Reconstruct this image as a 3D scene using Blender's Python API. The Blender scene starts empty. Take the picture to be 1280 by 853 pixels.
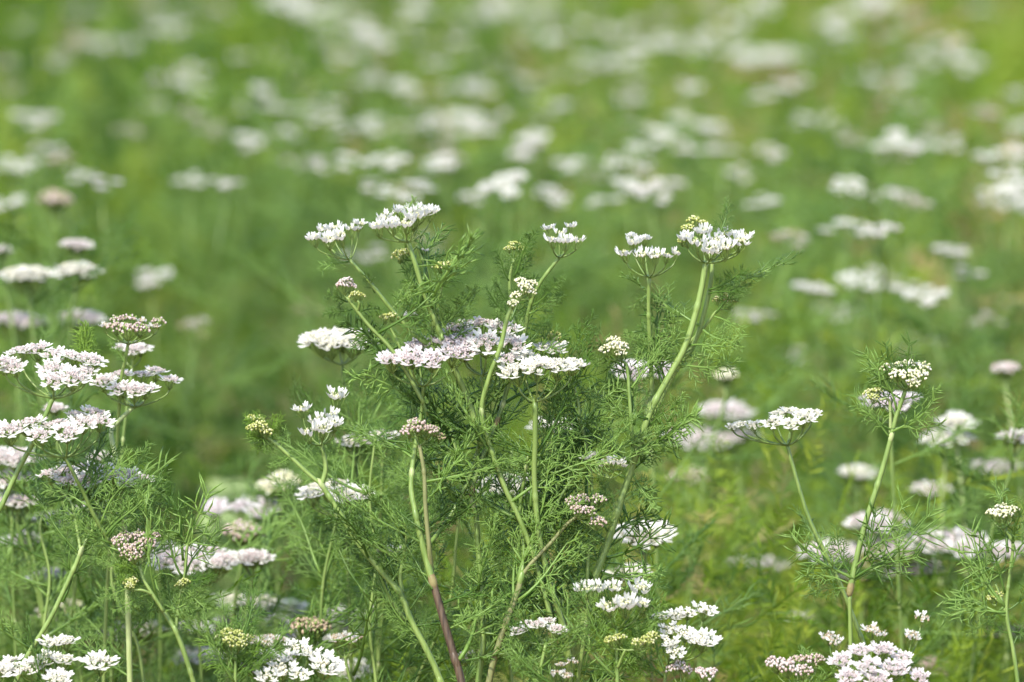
import bpy, math, random
import numpy as np
from mathutils import Vector, Matrix, Quaternion
R_ = math.radians
scene = bpy.context.scene
COL = scene.collection

# ------------------------------------------------------------------ camera
CAM_Z, FPX, DF, PITCH = 0.85, 7111.0, 2.5, R_(5.74)
cam_d = bpy.data.cameras.new('camera'); cam = bpy.data.objects.new('camera', cam_d); COL.objects.link(cam)
cam.location = (0, 0, CAM_Z); cam.rotation_euler = (math.pi/2 - PITCH, 0, 0)
cam_d.lens = 200; cam_d.sensor_width = 36; cam_d.clip_end = 2000; cam_d.clip_start = 0.05
cam_d.dof.use_dof = True; cam_d.dof.focus_distance = DF; cam_d.dof.aperture_fstop = 9.2; cam_d.dof.aperture_blades = 0
scene.camera = cam
# ------------------------------------------------------------------ light
SUN_EL, SUN_AZ = R_(50), R_(207)          # azimuth from +Y towards +X
world = bpy.data.worlds.new('World'); scene.world = world; world.use_nodes = True
wn = world.node_tree.nodes; wl = world.node_tree.links
sky = wn.new('ShaderNodeTexSky'); sky.sky_type = 'NISHITA'; sky.sun_disc = False
sky.sun_elevation = SUN_EL; sky.sun_rotation = SUN_AZ
bg = wn['Background']; bg.inputs['Strength'].default_value = 0.15; wl.new(sky.outputs[0], bg.inputs['Color'])
sd = bpy.data.lights.new('sun', 'SUN'); sd.energy = 2.9; sd.angle = R_(3.0); sd.color = (1.0, 0.955, 0.86)
sun = bpy.data.objects.new('sun', sd); COL.objects.link(sun)
sv = Vector((math.sin(SUN_AZ)*math.cos(SUN_EL), math.cos(SUN_AZ)*math.cos(SUN_EL), math.sin(SUN_EL)))
sun.rotation_euler = sv.to_track_quat('Z', 'Y').to_euler(); sun.location = (-3, -2, 5)
vs = scene.view_settings; vs.view_transform = 'Standard'; vs.look = 'None'; vs.exposure = 1.36; vs.gamma = 1; vs.use_curve_mapping = False
scene.render.engine = 'CYCLES'
cy = scene.cycles
cy.max_bounces = 7; cy.diffuse_bounces = 4; cy.glossy_bounces = 1; cy.transmission_bounces = 4; cy.transparent_max_bounces = 4
cy.use_denoising = True; cy.caustics_reflective = False; cy.caustics_refractive = False
try: cy.denoiser = 'OPENIMAGEDENOISE'
except Exception: pass
cy.sample_clamp_indirect = 6

CP, SP = math.cos(PITCH), math.sin(PITCH)
def at(px, py, D=DF):
    """the point seen at photo pixel (px, py) of the 1280 x 853 frame, D metres along the view axis"""
    x = (px - 640)*D/FPX; y = (426.5 - py)*D/FPX
    return Vector((x, D*CP + y*SP, CAM_Z - D*SP + y*CP))
def mm(px, D=DF): return px*D/FPX

# ------------------------------------------------------------------ materials
def leafy(name, c0, c1, scale, trans=0.35, rough=0.55, spec=0.25, coords='Object', obj_var=0.0, bump=0.0, streak=None):
    m = bpy.data.materials.new(name); m.use_nodes = True
    n, l = m.node_tree.nodes, m.node_tree.links
    n.clear()
    out = n.new('ShaderNodeOutputMaterial'); mix = n.new('ShaderNodeMixShader'); mix.inputs[0].default_value = trans
    pb = n.new('ShaderNodeBsdfPrincipled'); pb.inputs['Roughness'].default_value = rough
    pb.inputs['Specular IOR Level'].default_value = spec
    tb = n.new('ShaderNodeBsdfTranslucent')
    tc = n.new('ShaderNodeTexCoord'); no = n.new('ShaderNodeTexNoise'); no.inputs['Scale'].default_value = scale
    no.inputs['Detail'].default_value = 3
    if coords == 'World':
        g = n.new('ShaderNodeNewGeometry'); l.new(g.outputs['Position'], no.inputs['Vector'])
    elif streak:
        mp = n.new('ShaderNodeMapping'); mp.inputs['Scale'].default_value = streak
        l.new(tc.outputs['Object'], mp.inputs['Vector']); l.new(mp.outputs[0], no.inputs['Vector'])
    else:
        l.new(tc.outputs['Object'], no.inputs['Vector'])
    ramp = n.new('ShaderNodeValToRGB'); ramp.color_ramp.elements[0].position = 0.34; ramp.color_ramp.elements[1].position = 0.66
    ramp.color_ramp.elements[0].color = (*c0, 1); ramp.color_ramp.elements[1].color = (*c1, 1)
    fac = no.outputs['Fac']
    if obj_var:
        oi = n.new('ShaderNodeObjectInfo'); ma = n.new('ShaderNodeMath'); ma.operation = 'MULTIPLY_ADD'
        l.new(oi.outputs['Random'], ma.inputs[0]); ma.inputs[1].default_value = obj_var; 
        m2 = n.new('ShaderNodeMath'); m2.operation = 'SUBTRACT'; l.new(fac, m2.inputs[0]); m2.inputs[1].default_value = obj_var/2
        l.new(m2.outputs[0], ma.inputs[2]); fac = ma.outputs[0]
    l.new(fac, ramp.inputs[0])
    l.new(ramp.outputs[0], pb.inputs['Base Color']); l.new(ramp.outputs[0], tb.inputs['Color'])
    if bump:
        bp = n.new('ShaderNodeBump'); bp.inputs['Strength'].default_value = bump; bp.inputs['Distance'].default_value = 0.001
        l.new(no.outputs['Fac'], bp.inputs['Height']); l.new(bp.outputs[0], pb.inputs['Normal'])
    l.new(pb.outputs[0], mix.inputs[1]); l.new(tb.outputs[0], mix.inputs[2]); l.new(mix.outputs[0], out.inputs['Surface'])
    return m
M = {
 'leaf':    leafy('coriander_leaf', (0.118, 0.232, 0.036), (0.272, 0.430, 0.100), 60, 0.54, 0.36, 0.5, obj_var=0.75),
 'leaf_bright': leafy('fresh_leaf', (0.15, 0.28, 0.030), (0.25, 0.40, 0.060), 60, 0.46, 0.45, 0.4, obj_var=0.4),
 'stem':    leafy('green_stem', (0.130, 0.205, 0.042), (0.215, 0.300, 0.080), 30, 0.10, 0.40, 0.4, obj_var=0.3, streak=(22, 22, 1.2)),
 'stem_dark': leafy('dark_green_stem', (0.105, 0.17, 0.035), (0.17, 0.24, 0.06), 30, 0.08, 0.40, 0.4, obj_var=0.3, streak=(22, 22, 1.2)),
 'stem_pale': leafy('pale_stem', (0.27, 0.34, 0.12), (0.36, 0.42, 0.18), 30, 0.10, 0.45, 0.4, streak=(22, 22, 1.2)),
 'stem_purple': leafy('purple_stem', (0.045, 0.030, 0.020), (0.110, 0.075, 0.045), 36, 0.0, 0.45, 0.4, streak=(22, 22, 1.6)),
 'stem_tan': leafy('tan_stem', (0.145, 0.160, 0.055), (0.215, 0.215, 0.090), 36, 0.05, 0.5, 0.35, streak=(22, 22, 1.6)),
 'node':    leafy('stem_node', (0.14, 0.09, 0.05), (0.22, 0.19, 0.08), 200, 0.0, 0.6, 0.2),
 'petal':   leafy('white_petal', (0.665, 0.65, 0.59), (0.735, 0.72, 0.67), 90, 0.40, 0.6, 0.2),
 'petal_lilac': leafy('lilac_petal', (0.66, 0.595, 0.60), (0.73, 0.695, 0.68), 150, 0.40, 0.6, 0.2, obj_var=0.3),
 'petal_blush': leafy('blush_petal', (0.675, 0.63, 0.585), (0.72, 0.69, 0.645), 120, 0.40, 0.6, 0.2, obj_var=0.3),
 'anther_pink': leafy('pink_anther', (0.46, 0.35, 0.34), (0.62, 0.52, 0.49), 700, 0.1, 0.7, 0.2),
 'anther_cream': leafy('cream_anther', (0.62, 0.58, 0.40), (0.74, 0.70, 0.55), 700, 0.1, 0.7, 0.2),
 'bud_cream': leafy('cream_bud', (0.50, 0.50, 0.24), (0.72, 0.70, 0.46), 500, 0.2, 0.6, 0.2),
 'bud_yellow': leafy('yellow_green_bud', (0.26, 0.32, 0.07), (0.48, 0.48, 0.15), 500, 0.2, 0.6, 0.2),
 'bud_pink': leafy('pink_bud', (0.35, 0.245, 0.215), (0.58, 0.46, 0.41), 600, 0.15, 0.7, 0.2),
 'spent':   leafy('spent_floret', (0.24, 0.17, 0.11), (0.50, 0.40, 0.30), 600, 0.15, 0.8, 0.1),
 'spent_tan': leafy('withered_petal', (0.42, 0.30, 0.17), (0.66, 0.54, 0.38), 600, 0.2, 0.8, 0.1),
 'ovary':   leafy('green_ovary', (0.13, 0.22, 0.04), (0.25, 0.33, 0.09), 400, 0.15, 0.55, 0.3),
 'broad':   leafy('pale_broad_leaf', (0.34, 0.45, 0.17), (0.47, 0.56, 0.28), 40, 0.3, 0.5, 0.3),
}
def soil_mat():
    m = bpy.data.materials.new('soil'); m.use_nodes = True
    n, l = m.node_tree.nodes, m.node_tree.links
    pb = n['Principled BSDF']; pb.inputs['Roughness'].default_value = 0.95; pb.inputs['Specular IOR Level'].default_value = 0.1
    g = n.new('ShaderNodeNewGeometry')
    a = n.new('ShaderNodeTexNoise'); a.inputs['Scale'].default_value = 3; a.inputs['Detail'].default_value = 8
    b = n.new('ShaderNodeTexNoise'); b.inputs['Scale'].default_value = 60; b.inputs['Detail'].default_value = 6
    r = n.new('ShaderNodeValToRGB'); e = r.color_ramp.elements
    e[0].position = 0.3; e[0].color = (0.17, 0.10, 0.06, 1); e[1].position = 0.7; e[1].color = (0.33, 0.24, 0.15, 1)
    mx = n.new('ShaderNodeMath'); mx.operation = 'ADD'; sc = n.new('ShaderNodeMath'); sc.operation = 'MULTIPLY'; sc.inputs[1].default_value = 0.5
    l.new(g.outputs['Position'], a.inputs['Vector']); l.new(g.outputs['Position'], b.inputs['Vector'])
    l.new(a.outputs['Fac'], mx.inputs[0]); l.new(b.outputs['Fac'], mx.inputs[1]); l.new(mx.outputs[0], sc.inputs[0]); l.new(sc.outputs[0], r.inputs[0])
    l.new(r.outputs[0], pb.inputs['Base Color'])
    bp = n.new('ShaderNodeBump'); bp.inputs['Distance'].default_value = 0.01; bp.inputs['Strength'].default_value = 0.6
    l.new(b.outputs['Fac'], bp.inputs['Height']); l.new(bp.outputs[0], pb.inputs['Normal'])
    return m
M['soil'] = soil_mat()
def field_mat():
    """field foliage: each plant of the mass has a tone of its own (attribute), from bluish to yellow green, a few gone to straw"""
    m = leafy('field_foliage', (0, 0, 0), (0, 0, 0), 40, 0.45, 0.5, 0.3, coords='World'); n, l = m.node_tree.nodes, m.node_tree.links
    r = next(q for q in n if q.type == 'VALTORGB'); e = r.color_ramp.elements
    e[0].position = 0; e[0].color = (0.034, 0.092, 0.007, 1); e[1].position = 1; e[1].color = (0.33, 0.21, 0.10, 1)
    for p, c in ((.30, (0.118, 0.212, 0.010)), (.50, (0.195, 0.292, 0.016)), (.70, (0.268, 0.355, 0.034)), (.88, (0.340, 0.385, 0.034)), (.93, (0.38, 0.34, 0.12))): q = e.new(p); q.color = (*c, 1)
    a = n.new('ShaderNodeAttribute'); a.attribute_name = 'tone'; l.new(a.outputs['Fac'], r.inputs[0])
    return m
M['under'] = field_mat()

# ------------------------------------------------------------------ mesh builder
class MB:
    def __init__(s): s.v = []; s.f = []; s.mi = []; s.sm = []; s.mats = []
    def slot(s, m):
        if m not in s.mats: s.mats.append(m)
        return s.mats.index(m)
    def add(s, vs, fs, m, smooth=True):
        o = len(s.v); k = s.slot(m); s.v.extend([tuple(q) for q in vs])
        for f in fs: s.f.append(tuple(i+o for i in f)); s.mi.append(k); s.sm.append(smooth)
    def tube(s, pts, rad, m, n=6, cap=True, rib=0):
        pts = [Vector(p) for p in pts]
        if not hasattr(rad, '__len__'): rad = [rad]*len(pts)
        vs, fs = [], []; u = None
        for i, p in enumerate(pts):
            d = (pts[min(i+1, len(pts)-1)] - pts[max(i-1, 0)]).normalized()
            if u is None: u = d.orthogonal().normalized()
            else:
                u = u - d*u.dot(d); u = u.normalized() if u.length > 1e-6 else d.orthogonal().normalized()
            w = d.cross(u)
            for k in range(n):
                a = 2*math.pi*k/n; vs.append(p + (u*math.cos(a) + w*math.sin(a))*rad[i]*(1 - rib*(k % 2)))
        for i in range(len(pts)-1):
            for k in range(n):
                a, b = i*n+k, i*n+(k+1) % n; fs.append((a, b, b+n, a+n))
        if cap: fs.append(tuple(range(n-1, -1, -1))); fs.append(tuple(range((len(pts)-1)*n, len(pts)*n)))
        s.add(vs, fs, m)
    def blob(s, c, r, axis, m, stretch=1.0, n=6):
        c = Vector(c); d = Vector(axis).normalized(); u = d.orthogonal().normalized(); w = d.cross(u)
        vs = [c - d*r*stretch]; fs = []
        rings = [(-0.5, 0.87), (0.35, 0.94)] if n < 6 else [(-0.6, 0.8), (0.0, 1.0), (0.6, 0.8)]
        for h, q in rings:
            for k in range(n):
                a = 2*math.pi*k/n; vs.append(c + d*h*r*stretch + (u*math.cos(a) + w*math.sin(a))*r*q)
        vs.append(c + d*r*stretch); L = len(vs)-1
        for k in range(n): fs.append((0, 1+(k+1) % n, 1+k)); fs.append((L, L-n+k, L-n+(k+1) % n))
        for j in range(len(rings)-1):
            for k in range(n):
                a, b = 1+j*n+k, 1+j*n+(k+1) % n; fs.append((a, b, b+n, a+n))
        s.add(vs, fs, m)
    def petal(s, base, d, up, ln, w, m, cup=0.15, notch=0.2, lop=0.0):
        base, d, up = Vector(base), Vector(d).normalized(), Vector(up)
        up = (up - d*up.dot(d)).normalized(); sd = d.cross(up)
        def P(x, y, z): return base + d*x*ln + sd*y*w + up*z*ln
        vs = [P(0, -.08, 0), P(0, .08, 0), P(.42, -.34, cup*.2), P(.42, .34, cup*.2), P(.5, 0, -.04), P(.8, -.5, cup*.75), P(1-lop, -.30, cup),
              P(1-notch, 0, cup*.5), P(1+lop, .30, cup), P(.8, .5, cup*.75)]
        s.add(vs, [(0, 2, 4, 1), (1, 4, 3), (2, 5, 6, 4), (4, 6, 7), (4, 7, 8), (3, 4, 8, 9)], m)
    def thread(s, p0, p1, w, m, bend=None):
        """a narrow leaf segment: three-sided, tapering to a point"""
        p0, p1 = Vector(p0), Vector(p1); mid = (p0+p1)/2 + (bend or Vector((0, 0, 0)))
        d = (p1-p0).normalized(); u = d.orthogonal().normalized(); w2 = d.cross(u)
        vs = []
        for p, r in ((p0, w*.38), (mid, w*.5)):
            for k in range(3):
                a = 2*math.pi*k/3; vs.append(p + (u*math.cos(a) + w2*math.sin(a)*.75)*r)
        vs.append(p1)
        s.add(vs, [(0, 1, 4, 3), (1, 2, 5, 4), (2, 0, 3, 5), (3, 4, 6), (4, 5, 6), (5, 3, 6)], m)
    def mesh(s, name):
        me = bpy.data.meshes.new(name); me.from_pydata(s.v, [], s.f)
        for m in s.mats: me.materials.append(M[m])
        me.polygons.foreach_set('material_index', s.mi); me.polygons.foreach_set('use_smooth', s.sm); me.update()
        return me
def link(name, data, parent=None, loc=None, mat=None):
    o = bpy.data.objects.new(name, data); COL.objects.link(o)
    if parent is not None: o.parent = parent
    if mat is not None: o.matrix_local = mat
    elif loc is not None: o.location = loc
    return o
def thing(name, loc, label, cat, group=None):
    o = bpy.data.objects.new(name, None); COL.objects.link(o); o.location = loc; o.empty_display_size = 0.02
    o['label'] = label; o['category'] = cat
    if group: o['group'] = group
    return o
def basis(x, z):
    """rotation whose X axis is x and whose Z axis leans to z"""
    x = Vector(x).normalized(); z = Vector(z); z = z - x*z.dot(x)
    z = z.normalized() if z.length > 1e-5 else x.orthogonal().normalized()
    y = z.cross(x); return Matrix((x, y, z)).transposed()

# ------------------------------------------------------------------ umbellets (R = 1 unit, up = +Z, base of pedicels at 0,0,-0.75)
STY = {
 # petal, centre blob, raise of outer petals(deg), inner florets, petal size
 'open':  dict(pet='petal', cen='anther_cream', rise=(0, 22), plen=(.46, .60), inner='open'),
 'blush': dict(pet='petal', pin='petal_blush', cen='anther_pink', rise=(0, 22), plen=(.46, .60), inner='open'),
 'pinky': dict(pet='petal_blush', cen='anther_pink', rise=(6, 24), plen=(.40, .52), inner='open'),
 'lilac': dict(pet='petal_lilac', cen='anther_pink', rise=(10, 36), plen=(.42, .55), inner='open'),
 'young': dict(pet='petal', cen='bud_cream', rise=(24, 72), plen=(.46, .60), inner='bud'),
 'cream': dict(pet='petal', cen='anther_cream', rise=(8, 30), plen=(.40, .55), inner='bud'),
 'fading': dict(pet='petal', cen='spent_tan', rise=(10, 50), plen=(.36, .5), inner='spent'),
}
def umbellet_mesh(style, seed, lo=False):
    r = random.Random(hash((style, seed)) if False else seed*97 + sum(map(ord, style)))
    b = MB(); base = Vector((0, 0, -.72))
    def fl(p, a, rad):       # pedicel and ovary
        q = p - Vector((0, 0, .10))
        b.tube([base, base.lerp(q, .55) + Vector((p.x*.12, p.y*.12, -.03)), q], [.030, .026, .03], 'ovary', 3, cap=False)
        b.blob(p - Vector((0, 0, .05)), .075, Vector((p.x*.4, p.y*.4, 1)), 'ovary', 1.25, 4)
    if style in ('bud', 'budcream', 'budpink', 'spent', 'spentpink'):
        mats = {'bud': ['bud_yellow', 'bud_yellow', 'bud_cream'], 'budcream': ['bud_cream', 'bud_cream', 'anther_cream', 'petal'], 'budpink': ['bud_pink', 'anther_pink', 'petal_blush'],
                'spent': ['spent', 'spent_tan', 'ovary', 'spent'], 'spentpink': ['bud_pink', 'spent', 'bud_pink', 'anther_pink', 'ovary']}[style]
        n = 14 if lo else 22
        for i in range(n):
            a = i*2.39996 + r.uniform(-.2, .2); q = math.sqrt((i+.5)/n)*.82
            p = Vector((q*math.cos(a), q*math.sin(a), .62*(1-q*q) - .1 + r.uniform(-.09, .16)))
            fl(p, a, q)
            for j in range(3 if not lo else 2):
                o = Vector((r.uniform(-.09, .09), r.uniform(-.09, .09), r.uniform(0, .12)))
                b.blob(p+o, r.uniform(.075, .125), Vector((r.uniform(-.6, .6), r.uniform(-.6, .6), 1)), r.choice(mats), r.uniform(.9, 1.6), 5 if not lo else 4)
            if style in ('spent', 'spentpink', 'budpink') and not lo:
                d = Vector((r.uniform(-.7, .7), r.uniform(-.7, .7), 1)).normalized()
                b.thread(p, p + d*.26, .04, r.choice(mats))
        return b.mesh('umbellet_' + style)
    S = STY[style]; nout = r.choice((7, 8, 8, 9)); a0 = r.uniform(0, 6.28)
    pts = []
    for i in range(nout):
        a = a0 + 2*math.pi*(i + r.uniform(-.18, .18))/nout; q = r.uniform(.42, .54)
        pts.append((a, q, True))
    for i in range(5): pts.append((a0 + .5 + 2*math.pi*i/6 + r.uniform(-.3, .3), r.uniform(.20, .32), False))
    for i in range(2): pts.append((r.uniform(0, 6), r.uniform(.0, .1), False))
    for a, q, outer in pts:
        if r.random() < .09: continue
        p = Vector((q*math.cos(a), q*math.sin(a), .10*(1-q*q*3) + r.uniform(-.03, .03))); fl(p, a, q)
        od = Vector((math.cos(a), math.sin(a), 0)); sd = Vector((-od.y, od.x, 0)); up = Vector((0, 0, 1))
        if outer:
            L = r.uniform(*S['plen']); skip = style == 'fading'
            for da, k, w in ((0, 1.0, .42), (r.uniform(-1.1, -.75), .72, .31), (r.uniform(.75, 1.1), .72, .31)):
                if skip and r.random() < .5: continue
                if da and r.random() < (.5 if style == 'young' else .28): continue
                e = R_(r.uniform(*S['rise'])); d0 = od*math.cos(da) + sd*math.sin(da)
                d = d0*math.cos(e) + up*math.sin(e)
                b.petal(p, d, up*math.cos(e) - d0*math.sin(e), L*k, w*r.uniform(.85, 1.1), S['pet'], cup=r.uniform(.02, .28), notch=r.uniform(.14, .3), lop=r.uniform(-.08, .08))
            small = 2
        else: small = 4
        if S['inner'] == 'bud' and not outer:
            for j in range(2):
                b.blob(p + Vector((r.uniform(-.06, .06), r.uniform(-.06, .06), r.uniform(0, .09))), r.uniform(.075, .11), (r.uniform(-.4, .4), r.uniform(-.4, .4), 1), r.choice((S['cen'], S['cen'], S['pet'])), 1.15, 5)
        elif S['inner'] == 'spent':
            for j in range(2): b.blob(p + Vector((r.uniform(-.07, .07), r.uniform(-.07, .07), r.uniform(0, .1))), r.uniform(.06, .095), (r.uniform(-.5, .5), r.uniform(-.5, .5), 1), r.choice((S['cen'], 'spent', S['pet'])), 1.2, 5)
        for j in range(small):
            aa = a + math.pi + (j - small/2 + .5)*1.2 + r.uniform(-.3, .3); e = R_(r.uniform(15, 60))
            d0 = Vector((math.cos(aa), math.sin(aa), 0)); d = d0*math.cos(e) + up*math.sin(e)
            if S['inner'] == 'open' or outer: b.petal(p, d, up*math.cos(e) - d0*math.sin(e), r.uniform(.18, .27), .19, S.get('pin', S['pet']), cup=.4)
        if not lo:
            for j in range(5 if S['inner'] == 'open' else 1):
                aa = r.uniform(0, 6.28); d = Vector((math.cos(aa)*.6, math.sin(aa)*.6, 1)).normalized(); t = p + d*r.uniform(.14, .24)
                b.thread(p, t, .022, S['pet']); b.blob(t, r.uniform(.034, .050), d, S['cen'], 1.2, 4)
        else:
            b.blob(p + up*.09, .06, up, S['cen'], 1.0, 4)
    return b.mesh('umbellet_' + style)
_um = {}
def umbellet(style, seed, lo=False):
    k = (style, seed % (3 if lo else 5), lo)
    if k not in _um: _um[k] = umbellet_mesh(*k)
    return _um[k]

# ------------------------------------------------------------------ leaves (along +X, length 1 unit = 1 m; built at true size)
def leaf_mesh(kind, seed, q=1.0):
    r = random.Random(seed*31 + sum(map(ord, kind))); b = MB()
    mat = 'leaf_bright' if kind == 'fresh' else 'leaf'
    L, npair, seg, w, pet = {'thread': (.062, 6, (.006, .014), .00066, .22), 'fine': (.046, 7, (.0045, .010), .00050, .12), 'fresh': (.034, 7, (.005, .011), .00048, .06),
                             'sparse': (.070, 3, (.013, .026), .00098, .34), 'blade': (.060, 4, (.010, .021), .00115, .30)}[kind]
    L, seg, npair = L*q, (seg[0]*q**.8, seg[1]*q**.8), npair - (1 if q < .5 and npair > 4 else 0)
    bend = r.uniform(-.10, .22)
    def rach(t): return Vector((L*t, L*.06*math.sin(t*4 + seed), L*bend*t*t))
    n = 9; b.tube([rach(i/(n-1)) for i in range(n)], [.0007*(1 - .6*i/(n-1))*(w/.0008)**.4 for i in range(n)], mat, 4)
    def fan(p, d, nrm, ln, k):
        """a pinna: axis with threads left and right, and a tip"""
        sd = nrm.cross(d).normalized(); tip = p + d*ln + nrm*r.uniform(-.1, .25)*ln
        b.thread(p - d*.0003, tip, w, mat, nrm*r.uniform(-.06, .06)*ln)
        for i in range(k):
            t = .22 + .6*i/max(k-1, 1)
            for s_ in (-1, 1):
                if r.random() < .1: continue
                q = p.lerp(tip, t); a = R_(r.uniform(24, 52)); l2 = r.uniform(*seg)*(1 - .35*t)
                dd = (d*math.cos(a) + sd*s_*math.sin(a) + nrm*r.uniform(-.25, .45)).normalized()
                e = q + dd*l2; b.thread(q, e, w*.9, mat, nrm*r.uniform(-.10, .16)*l2 + sd*r.uniform(-.07, .07)*l2)
                if kind != 'sparse' and r.random() < .45 and l2 > .004:
                    q2 = q.lerp(e, .4); a2 = R_(r.uniform(20, 45))*(-s_ if r.random() < .5 else s_)
                    d2 = (dd*math.cos(a2) + sd*math.sin(a2)).normalized(); b.thread(q2, q2 + d2*l2*.6, w*.8, mat)
    for i in range(npair):
        t = pet + (1-pet)*i/npair; p = rach(t); d = (rach(t+.02) - rach(t)).normalized()
        for s_ in (-1, 1):
            nrm = Vector((0, r.uniform(-.4, .4), 1)).normalized(); sd = nrm.cross(d).normalized()
            a = R_(r.uniform(38, 66) - 14*t); dd = (d*math.cos(a) + sd*s_*math.sin(a) + nrm*r.uniform(-.25, .35)).normalized()
            fan(p, dd, nrm, L*r.uniform(.30, .42)*(1.05 - .7*t), {'fine': 4, 'sparse': 2, 'blade': 2}.get(kind, 3))
    fan(rach(.97), (rach(1) - rach(.95)).normalized(), Vector((0, 0, 1)), L*.16, 3)
    return b.mesh('leaf_' + kind)
_lf = {}
def leafdata(kind, seed, q=1.0):
    k = (kind, seed % 7, q)
    if k not in _lf: _lf[k] = leaf_mesh(*k)
    return _lf[k]

# ------------------------------------------------------------------ plants
def smooth(pts, n):
    """Catmull-Rom through pts"""
    P = [pts[0]*2 - pts[1]] + list(pts) + [pts[-1]*2 - pts[-2]]; out = []
    for i in range(1, len(P)-2):
        for k in range(n):
            t = k/n; a, b, c, d = P[i-1:i+3]
            out.append(.5*((2*b) + (c-a)*t + (2*a-5*b+4*c-d)*t*t + (3*b-a-3*c+d)*t**3))
    out.append(P[-2]); return out
rng = random.Random(7); LEAF_K = .34
class Plant:
    """one rooted coriander plant: an Empty on the soil, its stems, umbels and leaves are its parts"""
    def __init__(s, bx, D, label, group='coriander plants in flower', name='coriander_plant', cat='coriander plant'):
        p = at(bx, 853, D); s.base = Vector((p.x, p.y, 0)); s.D = D
        s.root = thing(name, s.base, label, cat, group); s.axes = []; s.nleaf = 0
    def P(s, q):
        px, py = q[0], q[1]; dd = q[2]/100 if len(q) > 2 else 0
        return at(px, py, s.D + dd)
    def stem(s, pts, r, mat='stem', to_ground=False, name='stem', label=None, node=None):
        """pts from the bottom upwards in photo pixels (and cm of depth); r = (bottom, top) width in photo pixels"""
        W = [s.P(q) for q in pts]
        if to_ground:
            a = W[0]; d = (W[0] - W[1]).normalized(); k = a.z
            e = s.base + Vector((0, 0, -.01)); q = (e - a).length
            W = [e] + [a.lerp(e, t) + (a + d*q*t - a.lerp(e, t))*(1-t)**2 for t in (.72, .45, .24, .10)] + W
        S = smooth(W, 6); n = len(S); r0, r1 = mm(r[0], s.D)*.46, mm(r[1], s.D)*.46
        rad = [r0 + (r1-r0)*i/(n-1) for i in range(n)]
        b = MB(); b.tube([p - s.base for p in S], rad, mat, 14, rib=.13)
        ln = 0
        for i in range(2, n-3):
            ln += (S[i] - S[i-1]).length
            if ln > .045 and S[i].z > .3 and r[0] > 5.5 and rng.random() < .5:
                b.blob(S[i] - s.base, rad[i]*1.17, S[i+1] - S[i-1], 'stem_pale' if rng.random() < .15 else mat, 2.6, 8); ln = 0
        if node:
            for q in node:
                c = min(S, key=lambda p: (p - s.P(q)).length); i = S.index(c); d = S[min(i+1, n-1)] - S[max(i-1, 0)]
                b.blob(c - s.base, rad[i]*1.16, d, q[3] if len(q) > 3 else 'node', 2.6, 10)
        o = link(name, b.mesh(name), s.root)
        if label: o['label'] = label
        s.axes.append(S); return S
    def umbel(s, hub, ums, style, tilt=14, ray=2.6, label=None, mat='ovary', bracts=0, lo=False, raymat='stem_dark'):
        """hub (px, py, cm); ums = [(px, py, cm, radius px[, style])] heads of the rays"""
        H = s.P(hub); b = MB(); kids = []
        for i, u in enumerate(ums):
            px, py, dd, R = u[:4]; st = u[4] if len(u) > 4 else style
            p = s.P((px, py, dd)); sc = mm(R, s.D)*(1.10 if st in ('young', 'cream') else 1.28 if st[:3] in ('bud', 'spe') else 1.04); off = p - H
            out = Vector((off.x, off.y, 0)); out = out/max(out.length, 1e-4)
            k = R_(rng.uniform(4, 14)); t = R_(tilt + rng.uniform(-5, 6))
            up = (Vector((0, 0, 1)) + out*math.tan(k) + Vector((0, -1, 0))*math.tan(t)).normalized()
            foot = p - up*.70*sc - H; fl = Vector((foot.x, foot.y, foot.z*.12))
            mid1 = foot*.30 + Vector((foot.x, foot.y, 0))*.14 - Vector((0, 0, abs(foot.z)*.10)); mid2 = foot*.78 + Vector((foot.x, foot.y, -abs(foot.z)*1.2))*.10
            pts = smooth([Vector((0, 0, 0)), mid1, mid2, foot + up*.06*sc], 4)
            rr = mm(ray, s.D)/2*.85; b.tube(pts, [rr*(1.15 - .3*j/(len(pts)-1)) for j in range(len(pts))], raymat, 5)
            kids.append((st, p - H, up, sc))
        b.blob(Vector((0, 0, 0)), mm(ray, s.D)*.85, (0, 0, 1), raymat, 1.2, 6)
        for j in range(bracts):
            a = rng.uniform(0, 6.28); d = Vector((math.cos(a), math.sin(a), rng.uniform(-.7, .3))).normalized()
            b.thread((0, 0, 0), d*rng.uniform(.006, .012), .0006, 'leaf')
        u = link('umbel', b.mesh('umbel'), s.root, H - s.base)
        if label: u['label'] = label
        for st, l, up, sc in kids:
            q = Vector((0, 0, 1)).rotation_difference(up) @ Quaternion((0, 0, 1), rng.uniform(0, 6.28))
            m = Matrix.Translation(l) @ q.to_matrix().to_4x4() @ Matrix.Diagonal((sc, sc, sc*rng.uniform(.9, 1.15)*(1.2 if st in ('young', 'fading') else 1.0), 1))
            link('umbellet', umbellet(st, rng.randrange(99), lo), u, mat=m)
        return u
    def leaf(s, p, d, nrm, kind='thread', size=1.0):
        q = min((1.0, .62, .40), key=lambda v: abs(math.log(size/v))); size = size/q
        m = Matrix.Translation(p - s.base) @ basis(d, nrm).to_4x4() @ Matrix.Scale(size, 4)
        s.nleaf += 1; return link('leaf', leafdata(kind, rng.randrange(99), q), s.root, mat=m)
    def leaf_px(s, a, b, kind='thread', face=None):
        """a leaf from pixel a (px, py, cm) to pixel b"""
        A, B = s.P(a), s.P(b); d = B - A; L = {'thread': .067, 'fine': .05, 'fresh': .038, 'sparse': .078, 'blade': .067}[kind]
        nrm = face or Vector((rng.uniform(-.3, .3), -1, rng.uniform(-.1, .5)))
        return s.leaf(A, d, nrm, kind, d.length/L)
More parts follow.
